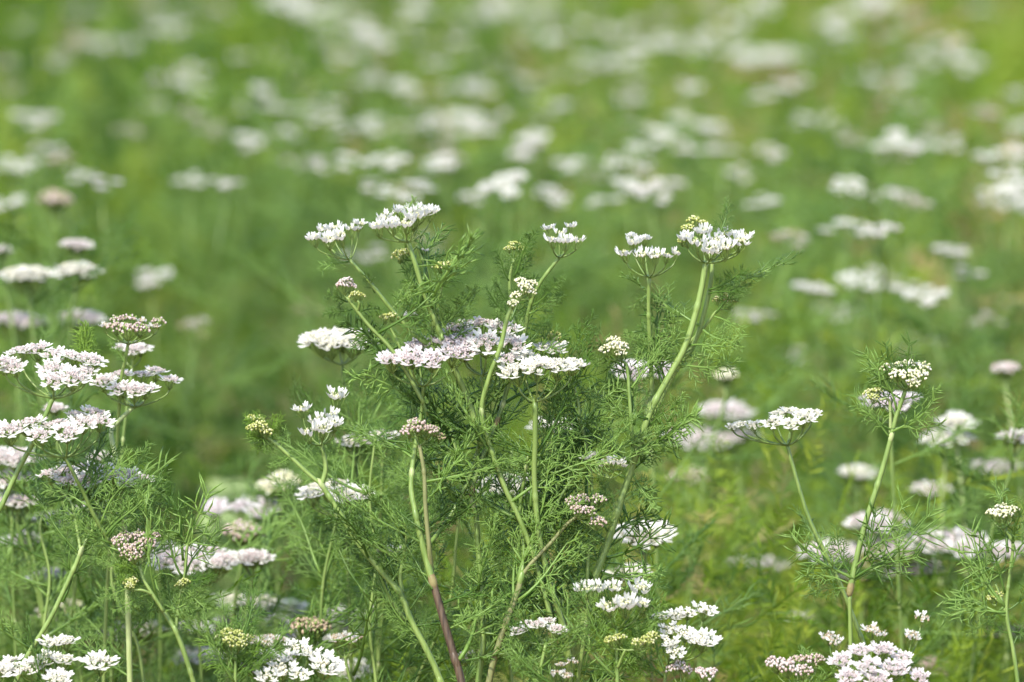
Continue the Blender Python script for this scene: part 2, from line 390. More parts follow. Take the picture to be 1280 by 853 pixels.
    def leaves(s, axis, n, t0=0.0, t1=1.0, kinds=('thread', 'fine', 'sparse'), size=(.7, 1.1), elev=(10, 65), side=None, back=False):
        n = max(1, round(n*LEAF_K)) if n else 0
        for i in range(n):
            t = t0 + (t1-t0)*(i + rng.uniform(.1, .9))/n; f = t*(len(axis)-1); k = min(int(f), len(axis)-2)
            p = axis[k].lerp(axis[k+1], f-k); a = rng.uniform(0, 6.28)
            if math.sin(a) < 0 and (back or rng.random() < .6): a = -a
            if side: a = (math.pi if side < 0 else 0) + rng.uniform(-.9, .9)
            e = R_(rng.uniform(*elev)); d = Vector((math.cos(a)*math.cos(e), .8*math.sin(a)*math.cos(e), math.sin(e)))
            s.leaf(p, d, Vector((rng.uniform(-.5, .5), rng.uniform(-.9, .2), 1)), rng.choice(kinds), rng.uniform(*size)*.74)
def ring(cx, cy, w, n, R, sq=.22, seed=0, dd=0, dome=0):
    """n umbellet spots spread over an umbel w pixels wide"""
    r = random.Random(seed + int(cx*7 + cy)); out = []
    for i in range(n):
        if n >= 5 and i == 0: x, y = r.uniform(-.15, .15), r.uniform(-.15, .15)
        else:
            a = 2*math.pi*(i + r.uniform(-.25, .25))/(n - (1 if n >= 5 else 0)); x, y = math.cos(a), math.sin(a)
        k = w/2 - R*.85
        out.append((cx + x*k, cy - y*k*sq - dome*(1 - x*x), dd + y*k*.0352*.9, R*r.uniform(.88, 1.1)))
    return out

# ------------------------------------------------------------------ the field: soil and the mass of foliage below the flowers
def ground():
    b = MB(); n = 60; xs = [-150, -40, -12, -5] + [-3 + 6*i/n for i in range(n+1)] + [5, 12, 40, 150]
    ys = [-20, -4] + [0 + 12*i/90 for i in range(91)] + [15, 22, 40, 120, 400]
    r = random.Random(3); W = len(xs)
    vs = [(x, y, (r.uniform(-.012, .012) + .012*math.sin(y*9)) if abs(x) < 3 and 0 <= y <= 12 else 0) for y in ys for x in xs]
    fs = [(j*W+i, j*W+i+1, (j+1)*W+i+1, (j+1)*W+i) for j in range(len(ys)-1) for i in range(W-1)]
    b.add(vs, fs, 'soil'); o = link('ground', b.mesh('ground')); o['kind'] = 'structure'
ground()

def value_noise(x, y, seed, s):
    g = np.random.default_rng(seed).random((64, 64)); u, v = x/s, y/s
    i, j = np.floor(u).astype(int), np.floor(v).astype(int); a, c = u-i, v-j; a, c = a*a*(3-2*a), c*c*(3-2*c)
    G = lambda p, q: g[p % 64, q % 64]
    return (G(i, j)*(1-a) + G(i+1, j)*a)*(1-c) + (G(i, j+1)*(1-a) + G(i+1, j+1)*a)*c
def undergrowth(name, n, y0, y1, zmax, seg_len, seg_w, frond, K, seed, gaps, per=34, mat='under', shift=0.0):
    """a mass of feathery fronds growing plant by plant, leaning at random, as one mesh"""
    g = np.random.default_rng(seed); m = n*2//per
    py = (y0**1.6 + (y1**1.6 - y0**1.6)*g.random(m))**(1/1.6); px = (g.random(m)*2 - 1)*(.132*py + .32)
    keep = g.random(m) < .16 + 1.15*value_noise(px + 50, py + 50, seed, .38)
    for gx, gy, gr in gaps: keep &= (((px-gx)/gr)**2 + ((py-gy)/(gr*2.2))**2) > g.random(m)**.5
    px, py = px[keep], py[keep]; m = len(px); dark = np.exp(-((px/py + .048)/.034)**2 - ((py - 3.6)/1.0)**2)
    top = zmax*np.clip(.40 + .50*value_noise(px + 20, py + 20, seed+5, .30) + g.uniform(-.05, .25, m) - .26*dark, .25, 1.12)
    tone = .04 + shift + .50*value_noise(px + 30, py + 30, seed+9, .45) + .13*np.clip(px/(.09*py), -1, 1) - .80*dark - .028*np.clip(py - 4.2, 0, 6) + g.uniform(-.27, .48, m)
    tone = np.clip(tone, 0, .88); st = g.random(m) < .055 + .30*(value_noise(px + 11, py + 17, seed+3, .5) > .70)*(px > -.02*py) + .45*np.exp(-((px/py - .029)/.008)**2 - ((py - 3.8)/.7)**2) + .55*np.exp(-((px/py - .0235)/.006)**2 - ((py - 4.8)/1.0)**2) + .4*np.exp(-((px/py - .084)/.006)**2 - ((py - 4.5)/.8)**2); tone[st] = g.uniform(.92, 1, st.sum())
    c = g.integers(0, m, n); n = len(c)
    h = g.random(n)**.62; z = top[c]*(.10 + .90*h); sp = .035 + .045*np.sin(np.pi*np.clip(h, 0, 1)**.8)
    x = px[c] + g.normal(size=n)*sp; y = py[c] + g.normal(size=n)*sp; tone = tone[c] + g.uniform(-.05, .05, n)
    base = np.stack([x, y, z], 1)
    az = g.random(n)*2*np.pi; el = np.radians(g.uniform(-5, 75, n))
    d = np.stack([np.cos(az)*np.cos(el), np.sin(az)*np.cos(el), np.sin(el)], 1)
    s = np.cross(d, np.array([0, 0, 1.]) + .3*g.normal(size=(n, 3))); s /= np.linalg.norm(s, axis=1)[:, None]; u = np.cross(s, d)
    L = frond*g.uniform(.6, 1.25, n)
    V = []; 
    for k in range(K):
        if k == 0:
            p0 = base; dd = d; ln = L; w = seg_w*.8
        else:
            t = .15 + .85*((k+1)//2)/(K/2); sg = 1 if k % 2 else -1
            p0 = base + d*(L*t)[:, None]; a = np.radians(g.uniform(25, 65, n)); c = g.uniform(-.5, .5, n)
            dd = d*np.cos(a)[:, None] + s*(np.sin(a)*sg)[:, None] + u*c[:, None]; dd /= np.linalg.norm(dd, axis=1)[:, None]
            ln = seg_len*g.uniform(.6, 1.3, n)*(1.15 - .6*t); w = seg_w
        r = g.normal(size=(n, 3)); q = np.cross(dd, r); q /= np.linalg.norm(q, axis=1)[:, None]; q *= w/2
        mid = p0 + dd*(ln*.55)[:, None]; tip = p0 + dd*ln[:, None]
        V.append(np.stack([p0 - q*.5, p0 + q*.5, mid + q, tip, mid - q], 1))
    V = np.concatenate(V, 0); m = V.shape[0]
    me = bpy.data.meshes.new(name); me.vertices.add(m*5); me.vertices.foreach_set('co', V.reshape(-1).astype(np.float32))
    idx = np.arange(m*5, dtype=np.int32)
    me.loops.add(m*5); me.loops.foreach_set('vertex_index', idx)
    me.polygons.add(m); me.polygons.foreach_set('loop_start', np.arange(0, m*5, 5, dtype=np.int32)); me.polygons.foreach_set('loop_total', np.full(m, 5, np.int32))
    at_ = me.attributes.new('tone', 'FLOAT', 'FACE'); at_.data.foreach_set('value', np.tile(tone, K).astype(np.float32))
    me.materials.append(M[mat]); me.update(calc_edges=True)
    o = link(name, me); o['kind'] = 'stuff'; return o
def soil_gap(px, py, z=.3):
    """where the ray through a photo pixel is z metres above the soil"""
    t = (CAM_Z - z)/(CAM_Z - at(px, py, 1.0).z); p = at(px, py, t); return p.x, p.y
GAPS = [(*soil_gap(*q[:2], q[2]), q[3]) for q in ((790, 150, .35, .10), (815, 225, .35, .10), (1240, 170, .35, .07), (845, 560, .2, .10), (350, 700, .15, .14), (420, 760, .1, .12), (1180, 560, .25, .06), (300, 620, .2, .10), (900, 300, .3, .08))]
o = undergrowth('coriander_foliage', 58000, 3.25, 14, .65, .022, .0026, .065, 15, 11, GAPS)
o['label'] = 'blurred green mass of feathery coriander foliage filling the field behind the flowers'; o['category'] = 'foliage'

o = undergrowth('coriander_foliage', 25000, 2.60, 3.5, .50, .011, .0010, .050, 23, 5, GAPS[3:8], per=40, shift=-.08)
o['label'] = 'soft green coriander foliage close behind the sharp plants, low in the photo'; o['category'] = 'foliage'

# ------------------------------------------------------------------ the sharp plants around the plane of focus
# main plant: purple stem with the broad lilac-white umbels and the young umbels at its top left
p = Plant(600, 2.475, 'large bushy coriander in the middle on a dark purple main stem, many white umbels')
a = p.stem([(577, 853, 0), (566, 815, 0), (553, 770, 0), (541, 727, 0)], (12.5, 10.5), 'stem_purple', True, label='dark purple main stem', node=[(541, 727, 0)])
b1 = p.stem([(541, 728, 0), (530, 688, 0), (520, 645, 0), (514, 606, 0.3), (519, 560, .6), (527, 515, .5), (529, 483, 0)], (10.5, 4.5), 'stem', node=[(520, 645, 0, 'stem_dark')])
b2 = p.stem([(540, 722, .4), (537, 690, -.2), (532, 635, -.4), (530, 590, -.4), (524, 556, -.4)], (7.5, 5), 'stem_tan', label='brownish pale branch')
p.umbel((529, 483, 0), [(489, 451, -.8, 23), (515, 449, -1.2, 25), (541, 452, -1.2, 25), (569, 443, -.4, 26), (556, 430, .7, 24), (524, 434, .9, 22), (583, 428, .6, 22)], 'lilac', 20, 2.8, 'flat umbel tinged lilac')
b3 = p.stem([(530, 688, .3), (560, 650, 1.5), (590, 590, 2), (604, 520, 1.6), (602, 470, 1.2)], (7, 4))
p.umbel((603, 470, 1.2), [(571, 413, 1.3, 23), (600, 407, 2.2, 26), (630, 412, 1.6, 25), (641, 433, .6, 23), (608, 432, .3, 26), (580, 440, .6, 22), (636, 450, 0, 18)], 'blush', 22, 2.8, 'broad white umbel')
b4 = p.stem([(712, 853, 1.4), (708, 800, 1.2), (688, 730, .9), (674, 670, .6), (668, 600, .4), (669, 550, .2), (669, 503, 0)], (9, 7.5), 'stem_dark', True)
p.umbel((669, 503, 0), [(644, 466, -.5, 26), (672, 462, -.8, 25), (699, 459, -.4, 24), (716, 456, .5, 21), (690, 437, 1.6, 25), (655, 448, .8, 20)], 'open', 18, 3.0, 'clean white umbel')
# upper left branches
c1 = p.stem([(602, 560, 1.2), (585, 500, 1), (560, 445, .6), (548, 412, .4), (532, 372, .2), (519, 330, 0), (510, 303, 0)], (9, 6), 'stem')
p.umbel((510, 303, 0), [(473, 285, -.6, 15), (490, 283, -.9, 15), (507, 281, -1, 17), (518, 273, -.6, 17), (503, 266, .7, 15), (525, 268, 0, 18), (538, 266, .3, 14), (482, 273, .6, 13)], 'young', 12, 2.6, 'young white umbel at the very top')
c2 = p.stem([(556, 445, .8), (520, 420, .6), (490, 388, .4), (466, 358, .2), (437, 325, 0)], (6.5, 4.5), 'stem')
p.umbel((437, 325, 0), [(393, 299, -.3, 13), (411, 301, -.8, 15), (428, 297, -.8, 15), (441, 288, .2, 14), (417, 287, .7, 14), (449, 281, .3, 11), (405, 289, .6, 12)], 'young', 12, 2.4, 'young white umbel on a leaning stalk')
c3 = p.stem([(553, 425, .2), (548, 395, .9), (540, 360, 1.2), (528, 325, 1.4), (522, 308, 1.4)], (4.5, 4))
p.umbel((521, 308, 1.4), [(508, 318, 1.4, 8, 'bud'), (499, 322, 1, 9, 'bud'), (531, 314, 1.6, 6, 'young')], 'bud', 5, 2)
d1 = p.stem([(530, 505, -.4), (508, 465, -.5), (487, 434, -.5), (462, 408, -.5), (446, 388, -.5), (434, 372, -.5)], (5.5, 4.5), 'stem_dark')
p.umbel((434, 373, -.5), [(429, 360, -.5, 9.5), (438, 361, -.2, 8.5), (433, 354, -.4, 9)], 'budpink', 5, 1.8, 'tight pinkish bud umbel')
d2 = p.stem([(447, 389, -.5), (449, 380, -.7), (447, 376, -.7)], (4, 3.5)); p.umbel((447, 377, -.7), [(444, 371, -.7, 7), (451, 371, -.6, 6)], 'bud', 5, 1.5)
d3 = p.stem([(535, 520, .4), (515, 470, .2), (498, 430, 0), (487, 408, 0)], (5, 3.6)); p.umbel((487, 409, 0), [(481, 399, 0, 7), (490, 397, .2, 7)], 'bud', 5, 1.5)
d4 = p.stem([(545, 470, 1), (540, 420, .9), (548, 375, .8), (556, 345, .8)], (6, 4), 'stem'); p.umbel((557, 344, .8), [(551, 335, .6, 9), (563, 333, .8, 9), (569, 337, 1, 7)], 'bud', 5, 1.8)
p.umbel((506, 405, 1.2), [(509, 396, 1.2, 8, 'young'), (517, 394, 1.4, 7, 'young')], 'young', 5, 1.5)
p.umbel((524, 557, -.4), [(512, 541, -.6, 10), (522, 536, -.8, 11), (533, 541, -.6, 10), (540, 539, -.1, 9), (518, 531, .2, 9), (549, 548, .2, 8, 'spent')], 'spentpink', 14, 2.2, 'dull pink finished umbel')
for (x0, y0, x1, y1, k) in ((508, 310, 515, 248, 'fine'), (556, 345, 588, 300, 'thread'), (560, 350, 578, 310, 'fine'), (545, 385, 502, 330, 'thread'), (540, 400, 492, 372, 'thread'), (552, 405, 600, 360, 'fine'), (434, 375, 405, 372, 'fine'), (440, 385, 405, 395, 'fine'),
        (447, 392, 478, 386, 'fine'), (437, 325, 403, 337, 'sparse'), (470, 365, 450, 338, 'thread'), (490, 390, 515, 350, 'thread'), (500, 400, 540, 350, 'thread'), (530, 365, 575, 320, 'thread'), (535, 400, 520, 350, 'thread'), (545, 412, 590, 385, 'thread'), (560, 420, 545, 365, 'thread'),
        (465, 412, 440, 440, 'blade'), (488, 440, 440, 400, 'blade'), (505, 470, 455, 420, 'blade'), (510, 490, 440, 470, 'blade')):
    p.leaf_px((x0, y0, .5), (x1, y1, rng.uniform(-1, 1.4)), k)
for ax, n, t0, t1 in ((a, 16, .62, 1), (b1, 26, .0, .9), (b2, 9, .05, .8), (b3, 20, .1, .85), (b4, 22, .4, .9), (c1, 16, .05, .8), (c2, 4, .0, .5), (d1, 7, 0, .6), (d3, 4, 0, .7)):
    p.leaves(ax, n, t0, t1, ('thread', 'fine', 'thread', 'blade'), (.7, 1.05), back=ax is not c1)

# tall plant on the right of the main one: thick pale green stem, two young white umbels
p = Plant(735, 2.50, 'tall coriander with a thick pale stem leaning right, two white umbels at its tip')
t1 = p.stem([(728, 780, .3), (743, 725, 0), (757, 686, 0), (774, 632, 0), (792, 578, 0), (812, 517, 0), (835, 473, 0), (856, 434, 0), (870, 390, 0), (877, 360, 0), (882, 329, 0)], (12.5, 8), 'stem', True, node=[(796, 566, 0, 'stem')])
t2 = p.stem([(795, 570, .5), (818, 515, .6), (842, 468, .7), (868, 428, .7), (883, 380, .6), (890, 338, .6), (886, 318, .8), (868, 296, 1.2)], (8, 4.5), 'stem')
p.umbel((882, 329, 0), [(858, 299, 0, 14), (872, 305, -.8, 15), (888, 314, -1.2, 16), (908, 312, -1.1, 16), (925, 304, -.4, 17), (908, 295, .4, 15), (880, 292, .8, 15), (930, 297, .6, 13), (895, 303, -.2, 14)], 'young', 16, 3, 'dense young white umbel')
p.umbel((868, 300, 1.2), [(860, 287, 1.1, 8), (868, 279, 1.6, 9), (878, 282, 1.6, 7), (853, 303, .2, 7)], 'bud', 8, 1.8)
t3 = p.stem([(806, 530, .8), (814, 490, 1), (813, 440, .8), (811, 395, .4), (811, 347, 0)], (7, 5.5), 'stem')
p.umbel((811, 347, 0), [(781, 318, -.2, 14), (793, 305, .7, 13), (803, 321, -1, 14), (820, 322, -.9, 15), (834, 321, -.3, 12), (806, 300, 1.1, 10), (846, 318, .3, 11), (789, 296, 1, 8)], 'young', 14, 2.6, 'young white umbel with budding centre')
t4 = p.stem([(793, 580, -.5), (790, 545, -.8), (787, 500, -.8), (784, 460, -.7), (779, 452, -.7)], (6, 4), 'stem'); p.umbel((778, 452, -.7), [(758, 440, -.8, 9), (768, 437, -1, 10), (777, 436, -.6, 9), (767, 428, -.2, 9), (776, 443, -1, 8)], 'budcream', 10, 2, 'creamy yellow bud umbel')
t5 = p.stem([(858, 432, 1), (878, 412, .9), (893, 392, .8), (901, 386, .8)], (5, 3.4), 'stem'); p.umbel((902, 387, .8), [(898, 377, .8, 7), (913, 380, 1, 8), (905, 371, 1, 6)], 'bud', 8, 1.6)
for (x0, y0, x1, y1, k) in ((900, 300, 908, 250, 'fine'), (885, 360, 938, 342, 'fine'), (886, 370, 934, 360, 'thread'), (895, 392, 938, 352, 'fine'), (893, 395, 930, 418, 'sparse'), (880, 410, 928, 440, 'thread'), (858, 436, 920, 428, 'sparse'), (845, 460, 920, 452, 'thread'),
        (850, 445, 838, 385, 'sparse'), (835, 475, 800, 425, 'thread'), (812, 365, 788, 388, 'sparse'), (812, 366, 832, 378, 'sparse'), (813, 440, 775, 420, 'thread'), (814, 470, 862, 440, 'sparse'), (790, 500, 742, 480, 'sparse'), (786, 465, 742, 418, 'sparse'), (786, 470, 735, 450, 'sparse'), (790, 505, 820, 440, 'fine'),
        (792, 545, 760, 500, 'sparse'), (800, 548, 872, 520, 'sparse'), (805, 545, 855, 490, 'thread'), (800, 555, 878, 530, 'blade'), (790, 585, 830, 560, 'blade'), (792, 585, 812, 640, 'blade'), (785, 600, 822, 625, 'blade'), (770, 640, 745, 600, 'thread'), (762, 670, 820, 640, 'blade'), (750, 700, 838, 660, 'sparse'), (748, 715, 820, 720, 'blade')):
    p.leaf_px((x0, y0, .2), (x1, y1, rng.uniform(-1.2, 1.2)), k)
p.leaves(t1, 22, .4, .72, ('thread', 'blade', 'fine'), (.7, 1.0), back=True); p.leaves(t2, 8, .1, .75, ('fine', 'thread'), (.6, .9)); p.leaves(t4, 5, .1, .7, ('fine', 'thread'), (.6, .9))

# plant behind the broad umbels: green stem up to the small white umbel at 700, 295
p = Plant(650, 2.492, 'slender coriander between the two tall ones, small white umbel on a leaning yellowish stalk')
s1 = p.stem([(598, 853, 0), (604, 800, 0), (602, 740, 0), (598, 690, 0), (595, 646, 0), (590, 614, 0), (608, 560, .4), (624, 520, .6), (636, 478, .8), (645, 445, .9), (655, 420, .6), (662, 384, .3), (675, 354, 0), (699, 322, 0)], (10, 5), 'stem', True, node=[(589, 616, 0), (622, 524, .6)])
p.umbel((699, 322, 0), [(686, 287, .4, 11), (691, 301, -.8, 14), (707, 303, -1, 14), (721, 302, -.3, 12), (712, 284, .6, 12), (700, 293, 0, 11)], 'young', 12, 2.6, 'small young white umbel')
s2 = p.stem([(694, 853, -.4), (690, 780, -.6), (668, 700, -.8), (650, 650, -1), (632, 612, -1.2), (615, 565, -1.4), (602, 515, -1.6), (612, 470, -1.8), (626, 432, -1.9), (635, 394, -2), (648, 374, -2)], (8.5, 6), 'stem', True, node=[(601, 513, -1.6, 'stem_pale')])
p.umbel((648, 375, -2), [(646, 372, -2, 8), (655, 362, -2.1, 9), (663, 367, -2, 8), (651, 354, -1.8, 8), (664, 357, -1.8, 7), (641, 381, -2.2, 7)], 'budcream', 10, 2.2, 'cream bud umbel')
s3 = p.stem([(650, 440, .6), (640, 390, 1), (637, 350, 1), (642, 325, 1)], (5, 3.6), 'stem'); p.umbel((642, 325, 1), [(636, 312, 1, 6), (643, 307, 1.2, 7), (649, 312, 1, 6)], 'bud', 8, 1.6)
s4 = p.stem([(724, 520, .4), (722, 500, .4), (712, 470, .4), (697, 445, .5), (690, 432, .6)], (4.6, 3.6), 'stem'); p.umbel((690, 431, .6), [(686, 423, .6, 7), (693, 420, .8, 8), (698, 426, .6, 6)], 'bud', 8, 1.6)
s5 = p.stem([(722, 853, 1), (732, 780, .8), (735, 700, .6), (740, 620, .6), (733, 560, .5), (724, 520, .4)], (7, 4.6), 'stem', True)
for (x0, y0, x1, y1, k) in ((640, 345, 672, 290, 'fine'), (638, 350, 618, 315, 'fine'), (645, 350, 665, 310, 'fine'), (640, 380, 610, 350, 'thread'), (637, 395, 606, 362, 'fine'), (665, 380, 706, 350, 'fine'), (660, 390, 702, 372, 'fine'), (635, 400, 668, 350, 'fine'), (640, 420, 615, 390, 'thread'),
        (724, 520, 760, 535, 'blade'), (724, 522, 690, 480, 'blade'), (722, 530, 770, 560, 'sparse'), (722, 540, 690, 510, 'sparse'), (669, 505, 680, 545, 'blade'), (655, 430, 690, 400, 'fine'), (700, 455, 745, 400, 'thread'), (715, 480, 740, 415, 'thread')):
    p.leaf_px((x0, y0, 0), (x1, y1, rng.uniform(-1, 1.2)), k)
p.leaves(s1, 26, .28, .75, ('thread', 'fine', 'blade'), (.7, 1.05)); p.leaves(s2, 16, .45, .72, ('thread', 'fine'), (.7, 1.05)); p.leaves(s5, 16, .4, .95, ('thread', 'sparse', 'blade'), (.7, 1.0))

# left of the main plant: fork with the white cluster at 400, 535
p = Plant(545, 2.50, 'forked coriander left of the main plant with loose white heads and a green bud')
f1 = p.stem([(551, 853, 0), (533, 812, 0), (515, 778, 0), (500, 742, 0), (478, 716, 0), (450, 682, 0), (424, 640, 0), (402, 606, 0)], (10, 7.5), 'stem', True, node=[(402, 607, 0, 'stem_pale')])
f2 = p.stem([(402, 606, 0), (407, 588, 0), (405, 570, 0), (401, 553, 0)], (7, 5.5), 'stem')
p.umbel((401, 557, 0), [(378, 513, .5, 14), (421, 497, .9, 17), (415, 523, .2, 15), (386, 542, -.8, 15), (403, 538, -1, 16), (418, 531, -.6, 13), (396, 528, 0, 14)], 'young', 16, 2.4, 'open white umbel with spaced heads')
f3 = p.stem([(402, 606, 0), (385, 592, 0), (366, 574, 0), (341, 552, 0), (329, 546, 0)], (6, 4.5), 'stem')
p.umbel((328, 546, 0), [(317, 537, -.2, 8), (326, 534, -.5, 9), (333, 541, -.5, 8), (314, 525, .3, 7), (322, 526, .2, 8)], 'bud', 8, 2, 'yellow-green bud umbel', bracts=9)
f4 = p.stem([(507, 775, .3), (492, 755, .5), (480, 730, .4), (470, 700, .3)], (7, 5), 'stem')
f5 = p.stem([(503, 742, .3), (500, 722, .4), (505, 695, .4), (508, 660, .2)], (7, 4), 'stem')
for (x0, y0, x1, y1, k) in ((330, 548, 305, 520, 'fresh'), (332, 547, 322, 515, 'fresh'), (334, 549, 345, 518, 'fresh'), (330, 550, 306, 545, 'fresh'), (340, 553, 350, 520, 'fresh'), (345, 556, 318, 560, 'fresh'), (336, 552, 312, 552, 'fine'),
        (360, 570, 338, 590, 'thread'), (370, 580, 330, 560, 'fine'), (380, 590, 352, 612, 'thread'), (352, 560, 356, 535, 'sparse'), (402, 556, 388, 580, 'thread'), (402, 556, 425, 560, 'thread'), (404, 556, 420, 575, 'thread')):
    p.leaf_px((x0, y0, 0), (x1, y1, rng.uniform(-1, 1)), k)
p.leaves(f1, 30, .34, .78, ('fine', 'thread', 'fine'), (.7, 1.05), back=True); p.leaves(f4, 8, .1, 1, ('fine', 'thread'), (.8, 1.1)); p.leaves(f5, 8, .1, 1, ('fine', 'thread'), (.8, 1.1))

# bottom centre: brownish forked stem and the small pink and white umbels beside it
p = Plant(612, 2.48, 'coriander with a tan forked stem at bottom centre, brownish finished heads beside its upper fork')
g1 = p.stem([(611, 853, 0), (620, 817, 0), (634, 775, 0), (647, 740, 0), (652, 720, 0)], (10, 8.5), 'stem_tan', True, label='tan lower stem', node=[(652, 722, 0, 'stem')])
g2 = p.stem([(652, 720, 0), (668, 700, 0), (690, 677, 0), (707, 657, 0), (722, 645, 0)], (6, 4.5), 'stem_tan')
p.umbel((722, 648, 0), [(716, 630, .3, 10), (727, 627, .3, 10), (722, 640, -.6, 9), (736, 641, -.4, 9), (748, 627, .2, 10), (748, 655, -.3, 11)], 'spentpink', 14, 2.2, 'brown-pink finished umbel')
g3 = p.stem([(652, 720, .2), (655, 690, .5), (650, 640, .7), (655, 600, .6), (660, 570, .4)], (7, 4), 'stem')
g4 = p.stem([(655, 700, .3), (690, 640, .6), (715, 600, .8), (745, 578, .6), (762, 590, .2)], (5, 3), 'stem')
p.umbel((763, 598, .2), [(756, 582, .2, 11), (768, 579, 0, 13), (779, 583, .3, 9), (742, 570, .8, 8), (733, 574, .6, 9)], 'young', 10, 1.8, 'small white umbel in the leaves')
p.leaves(g1, 16, .62, 1, ('thread', 'blade'), (.7, 1.0), back=True); p.leaves(g2, 10, 0, .8, ('thread', 'fine'), (.6, .9), back=True); p.leaves(g3, 28, 0, 1, ('thread', 'fine', 'blade'), (.7, 1.1)); p.leaves(g4, 24, .1, .95, ('thread', 'fine', 'blade'), (.7, 1.0))

p = Plant(690, 2.46, 'low coriander at bottom centre with a small pinkish-white umbel beside the tan stem')
h1 = p.stem([(672, 853, 0), (677, 830, 0), (682, 806, 0)], (6, 4.5), 'stem', True)
p.umbel((682, 806, 0), [(648, 790, 0, 15), (659, 781, 1, 12), (672, 782, -.2, 14), (684, 777, .6, 12), (697, 788, -.2, 15)], 'blush', 18, 2.4)
p.leaves(h1, 12, .75, 1, ('thread', 'fine'), (.7, 1)); p.leaf_px((680, 815, 0), (735, 790, 0), 'thread'); p.leaf_px((680, 820, 0), (640, 830, 0), 'thread')
p = Plant(706, 2.455, 'low coriander at the bottom edge with a brownish white withering umbel under the pinkish one')
h2 = p.stem([(706, 880, 0), (706, 862, 0)], (6, 4.5), 'stem', True)
p.umbel((706, 862, 0), [(694, 843, 0, 13), (709, 845, -.3, 12), (716, 829, .6, 11), (702, 832, .4, 10)], 'fading', 16, 2.2); p.leaves(h2, 8, .8, 1, ('thread', 'fine'), (.6, .9))

# bottom right of centre: two crisp white young umbels
p = Plant(772, 2.455, 'coriander with a crisp cream-centred white umbel just right of the tan-stemmed plant')
k1 = p.stem([(772, 870, 0), (771, 830, 0), (771, 786, 0)], (7, 6), 'stem', True)
p.umbel((771, 786, 0), [(732, 738, .6, 17), (749, 738, .4, 14), (766, 737, .6, 15), (799, 739, .5, 18), (762, 760, -.6, 16), (783, 758, -.8, 18), (802, 757, -.3, 12)], 'young', 20, 2.6, 'white umbel with upright petals')
k2 = p.stem([(772, 835, -.3), (778, 820, -.5), (782, 812, -.6)], (4, 3.4), 'stem'); p.umbel((782, 813, -.6), [(763, 803, -.6, 8), (774, 800, -.2, 9), (808, 803, -.9, 9), (816, 797, -.6, 8), (797, 806, -.8, 8)], 'bud', 12, 1.8)
p.leaves(k1, 14, .7, .96, ('fine', 'thread', 'sparse'), (.6, .95)); 
for q in ((771, 790, 742, 752), (772, 800, 830, 752), (773, 800, 795, 842), (770, 805, 735, 815), (771, 815, 812, 842), (771, 820, 745, 845)): p.leaf_px((*q[:2], 0), (*q[2:], 0), 'fresh')
p = Plant(838, 2.465, 'coriander with big clean white open umbel low right of the main plant')
k3 = p.stem([(832, 880, 0), (831, 853, 0), (834, 832, 0)], (6, 5), 'stem', True)
p.umbel((835, 830, 0), [(826, 772, .6, 15), (845, 770, .8, 14), (860, 767, .9, 14), (881, 764, .7, 20), (838, 788, -.2, 17), (858, 793, -.4, 17), (880, 801, -.6, 21), (836, 803, -.9, 17), (845, 816, -1.2, 14), (868, 803, -.8, 14)], 'cream', 22, 2.6)
p.leaves(k3, 5, .85, .98, ('thread', 'fine'), (.6, .8))
for q in ((865, 846, 2.46, 'purplish finished head below the clean white umbel', [(842, 838, 0, 9), (850, 833, .3, 8), (857, 840, 0, 8)]), (889, 848, 2.45, 'small pink finished head at the bottom edge right of the clean white umbel', [(882, 846, 0, 11), (876, 842, .3, 8), (889, 842, .2, 8)])):
    p = Plant(q[0], q[2], q[3]); x = p.stem([(q[0]-8, 890, 0), (q[0]-12, 860, 0)], (4, 3.5), 'stem', True); p.umbel((q[0]-12, 861, 0), q[4], 'budpink', 14, 1.8)

# slim plants on the right
p = Plant(1075, 2.525, 'slender dark-stalked coriander with a lone bright white umbel right of the tall pair')
m1 = p.stem([(1062, 760, 0), (1036, 700, 0), (1020, 668, 0), (1007, 637, 0), (993, 590, 0), (984, 557, 0)], (7, 5), 'stem_dark', True)
p.umbel((984, 557, 0), [(916, 534, .2, 10), (926, 531, -.5, 10), (943, 533, -.3, 13), (966, 529, -.9, 16), (990, 531, -1.2, 17), (1006, 523, -.3, 19), (989, 516, .8, 17), (971, 519, .6, 13), (1016, 517, .4, 13)], 'open', 16, 3, 'bright white umbel')
p.leaves(m1, 3, .45, .6, ('thread',), (.6, .8))
p = Plant(1062, 2.50, 'upright coriander with a cream budding umbel ringed by feathery leaves and a brown stem node')
n0 = p.stem([(1064, 853, .4), (1063, 800, .3), (1062, 740, 0)], (6.5, 6), 'stem', True)
n1 = p.stem([(1062, 741, 0), (1068, 710, 0), (1080, 660, 0), (1091, 625, 0), (1103, 587, 0), (1114, 546, 0), (1120, 522, 0), (1132, 487, 0)], (9, 6), 'stem', node=[(1063, 736, 0), (1114, 546, 0, 'stem_pale')])
p.umbel((1132, 487, 0), [(1110, 463, .2, 10), (1122, 470, -.6, 11), (1136, 473, -.9, 12), (1149, 472, -.5, 11), (1152, 462, .4, 11), (1136, 461, .6, 11), (1124, 460, .7, 9), (1142, 481, -1, 9)], 'budcream', 14, 2.4, 'cream budding umbel')
n2 = p.stem([(1113, 548, .3), (1113, 520, .3), (1111, 500, .2), (1100, 500, 0)], (5, 3), 'stem_pale'); p.umbel((1098, 502, 0), [(1088, 493, 0, 8), (1095, 491, .2, 8), (1092, 499, -.4, 7)], 'bud', 10, 1.6, 'tiny yellow bud')
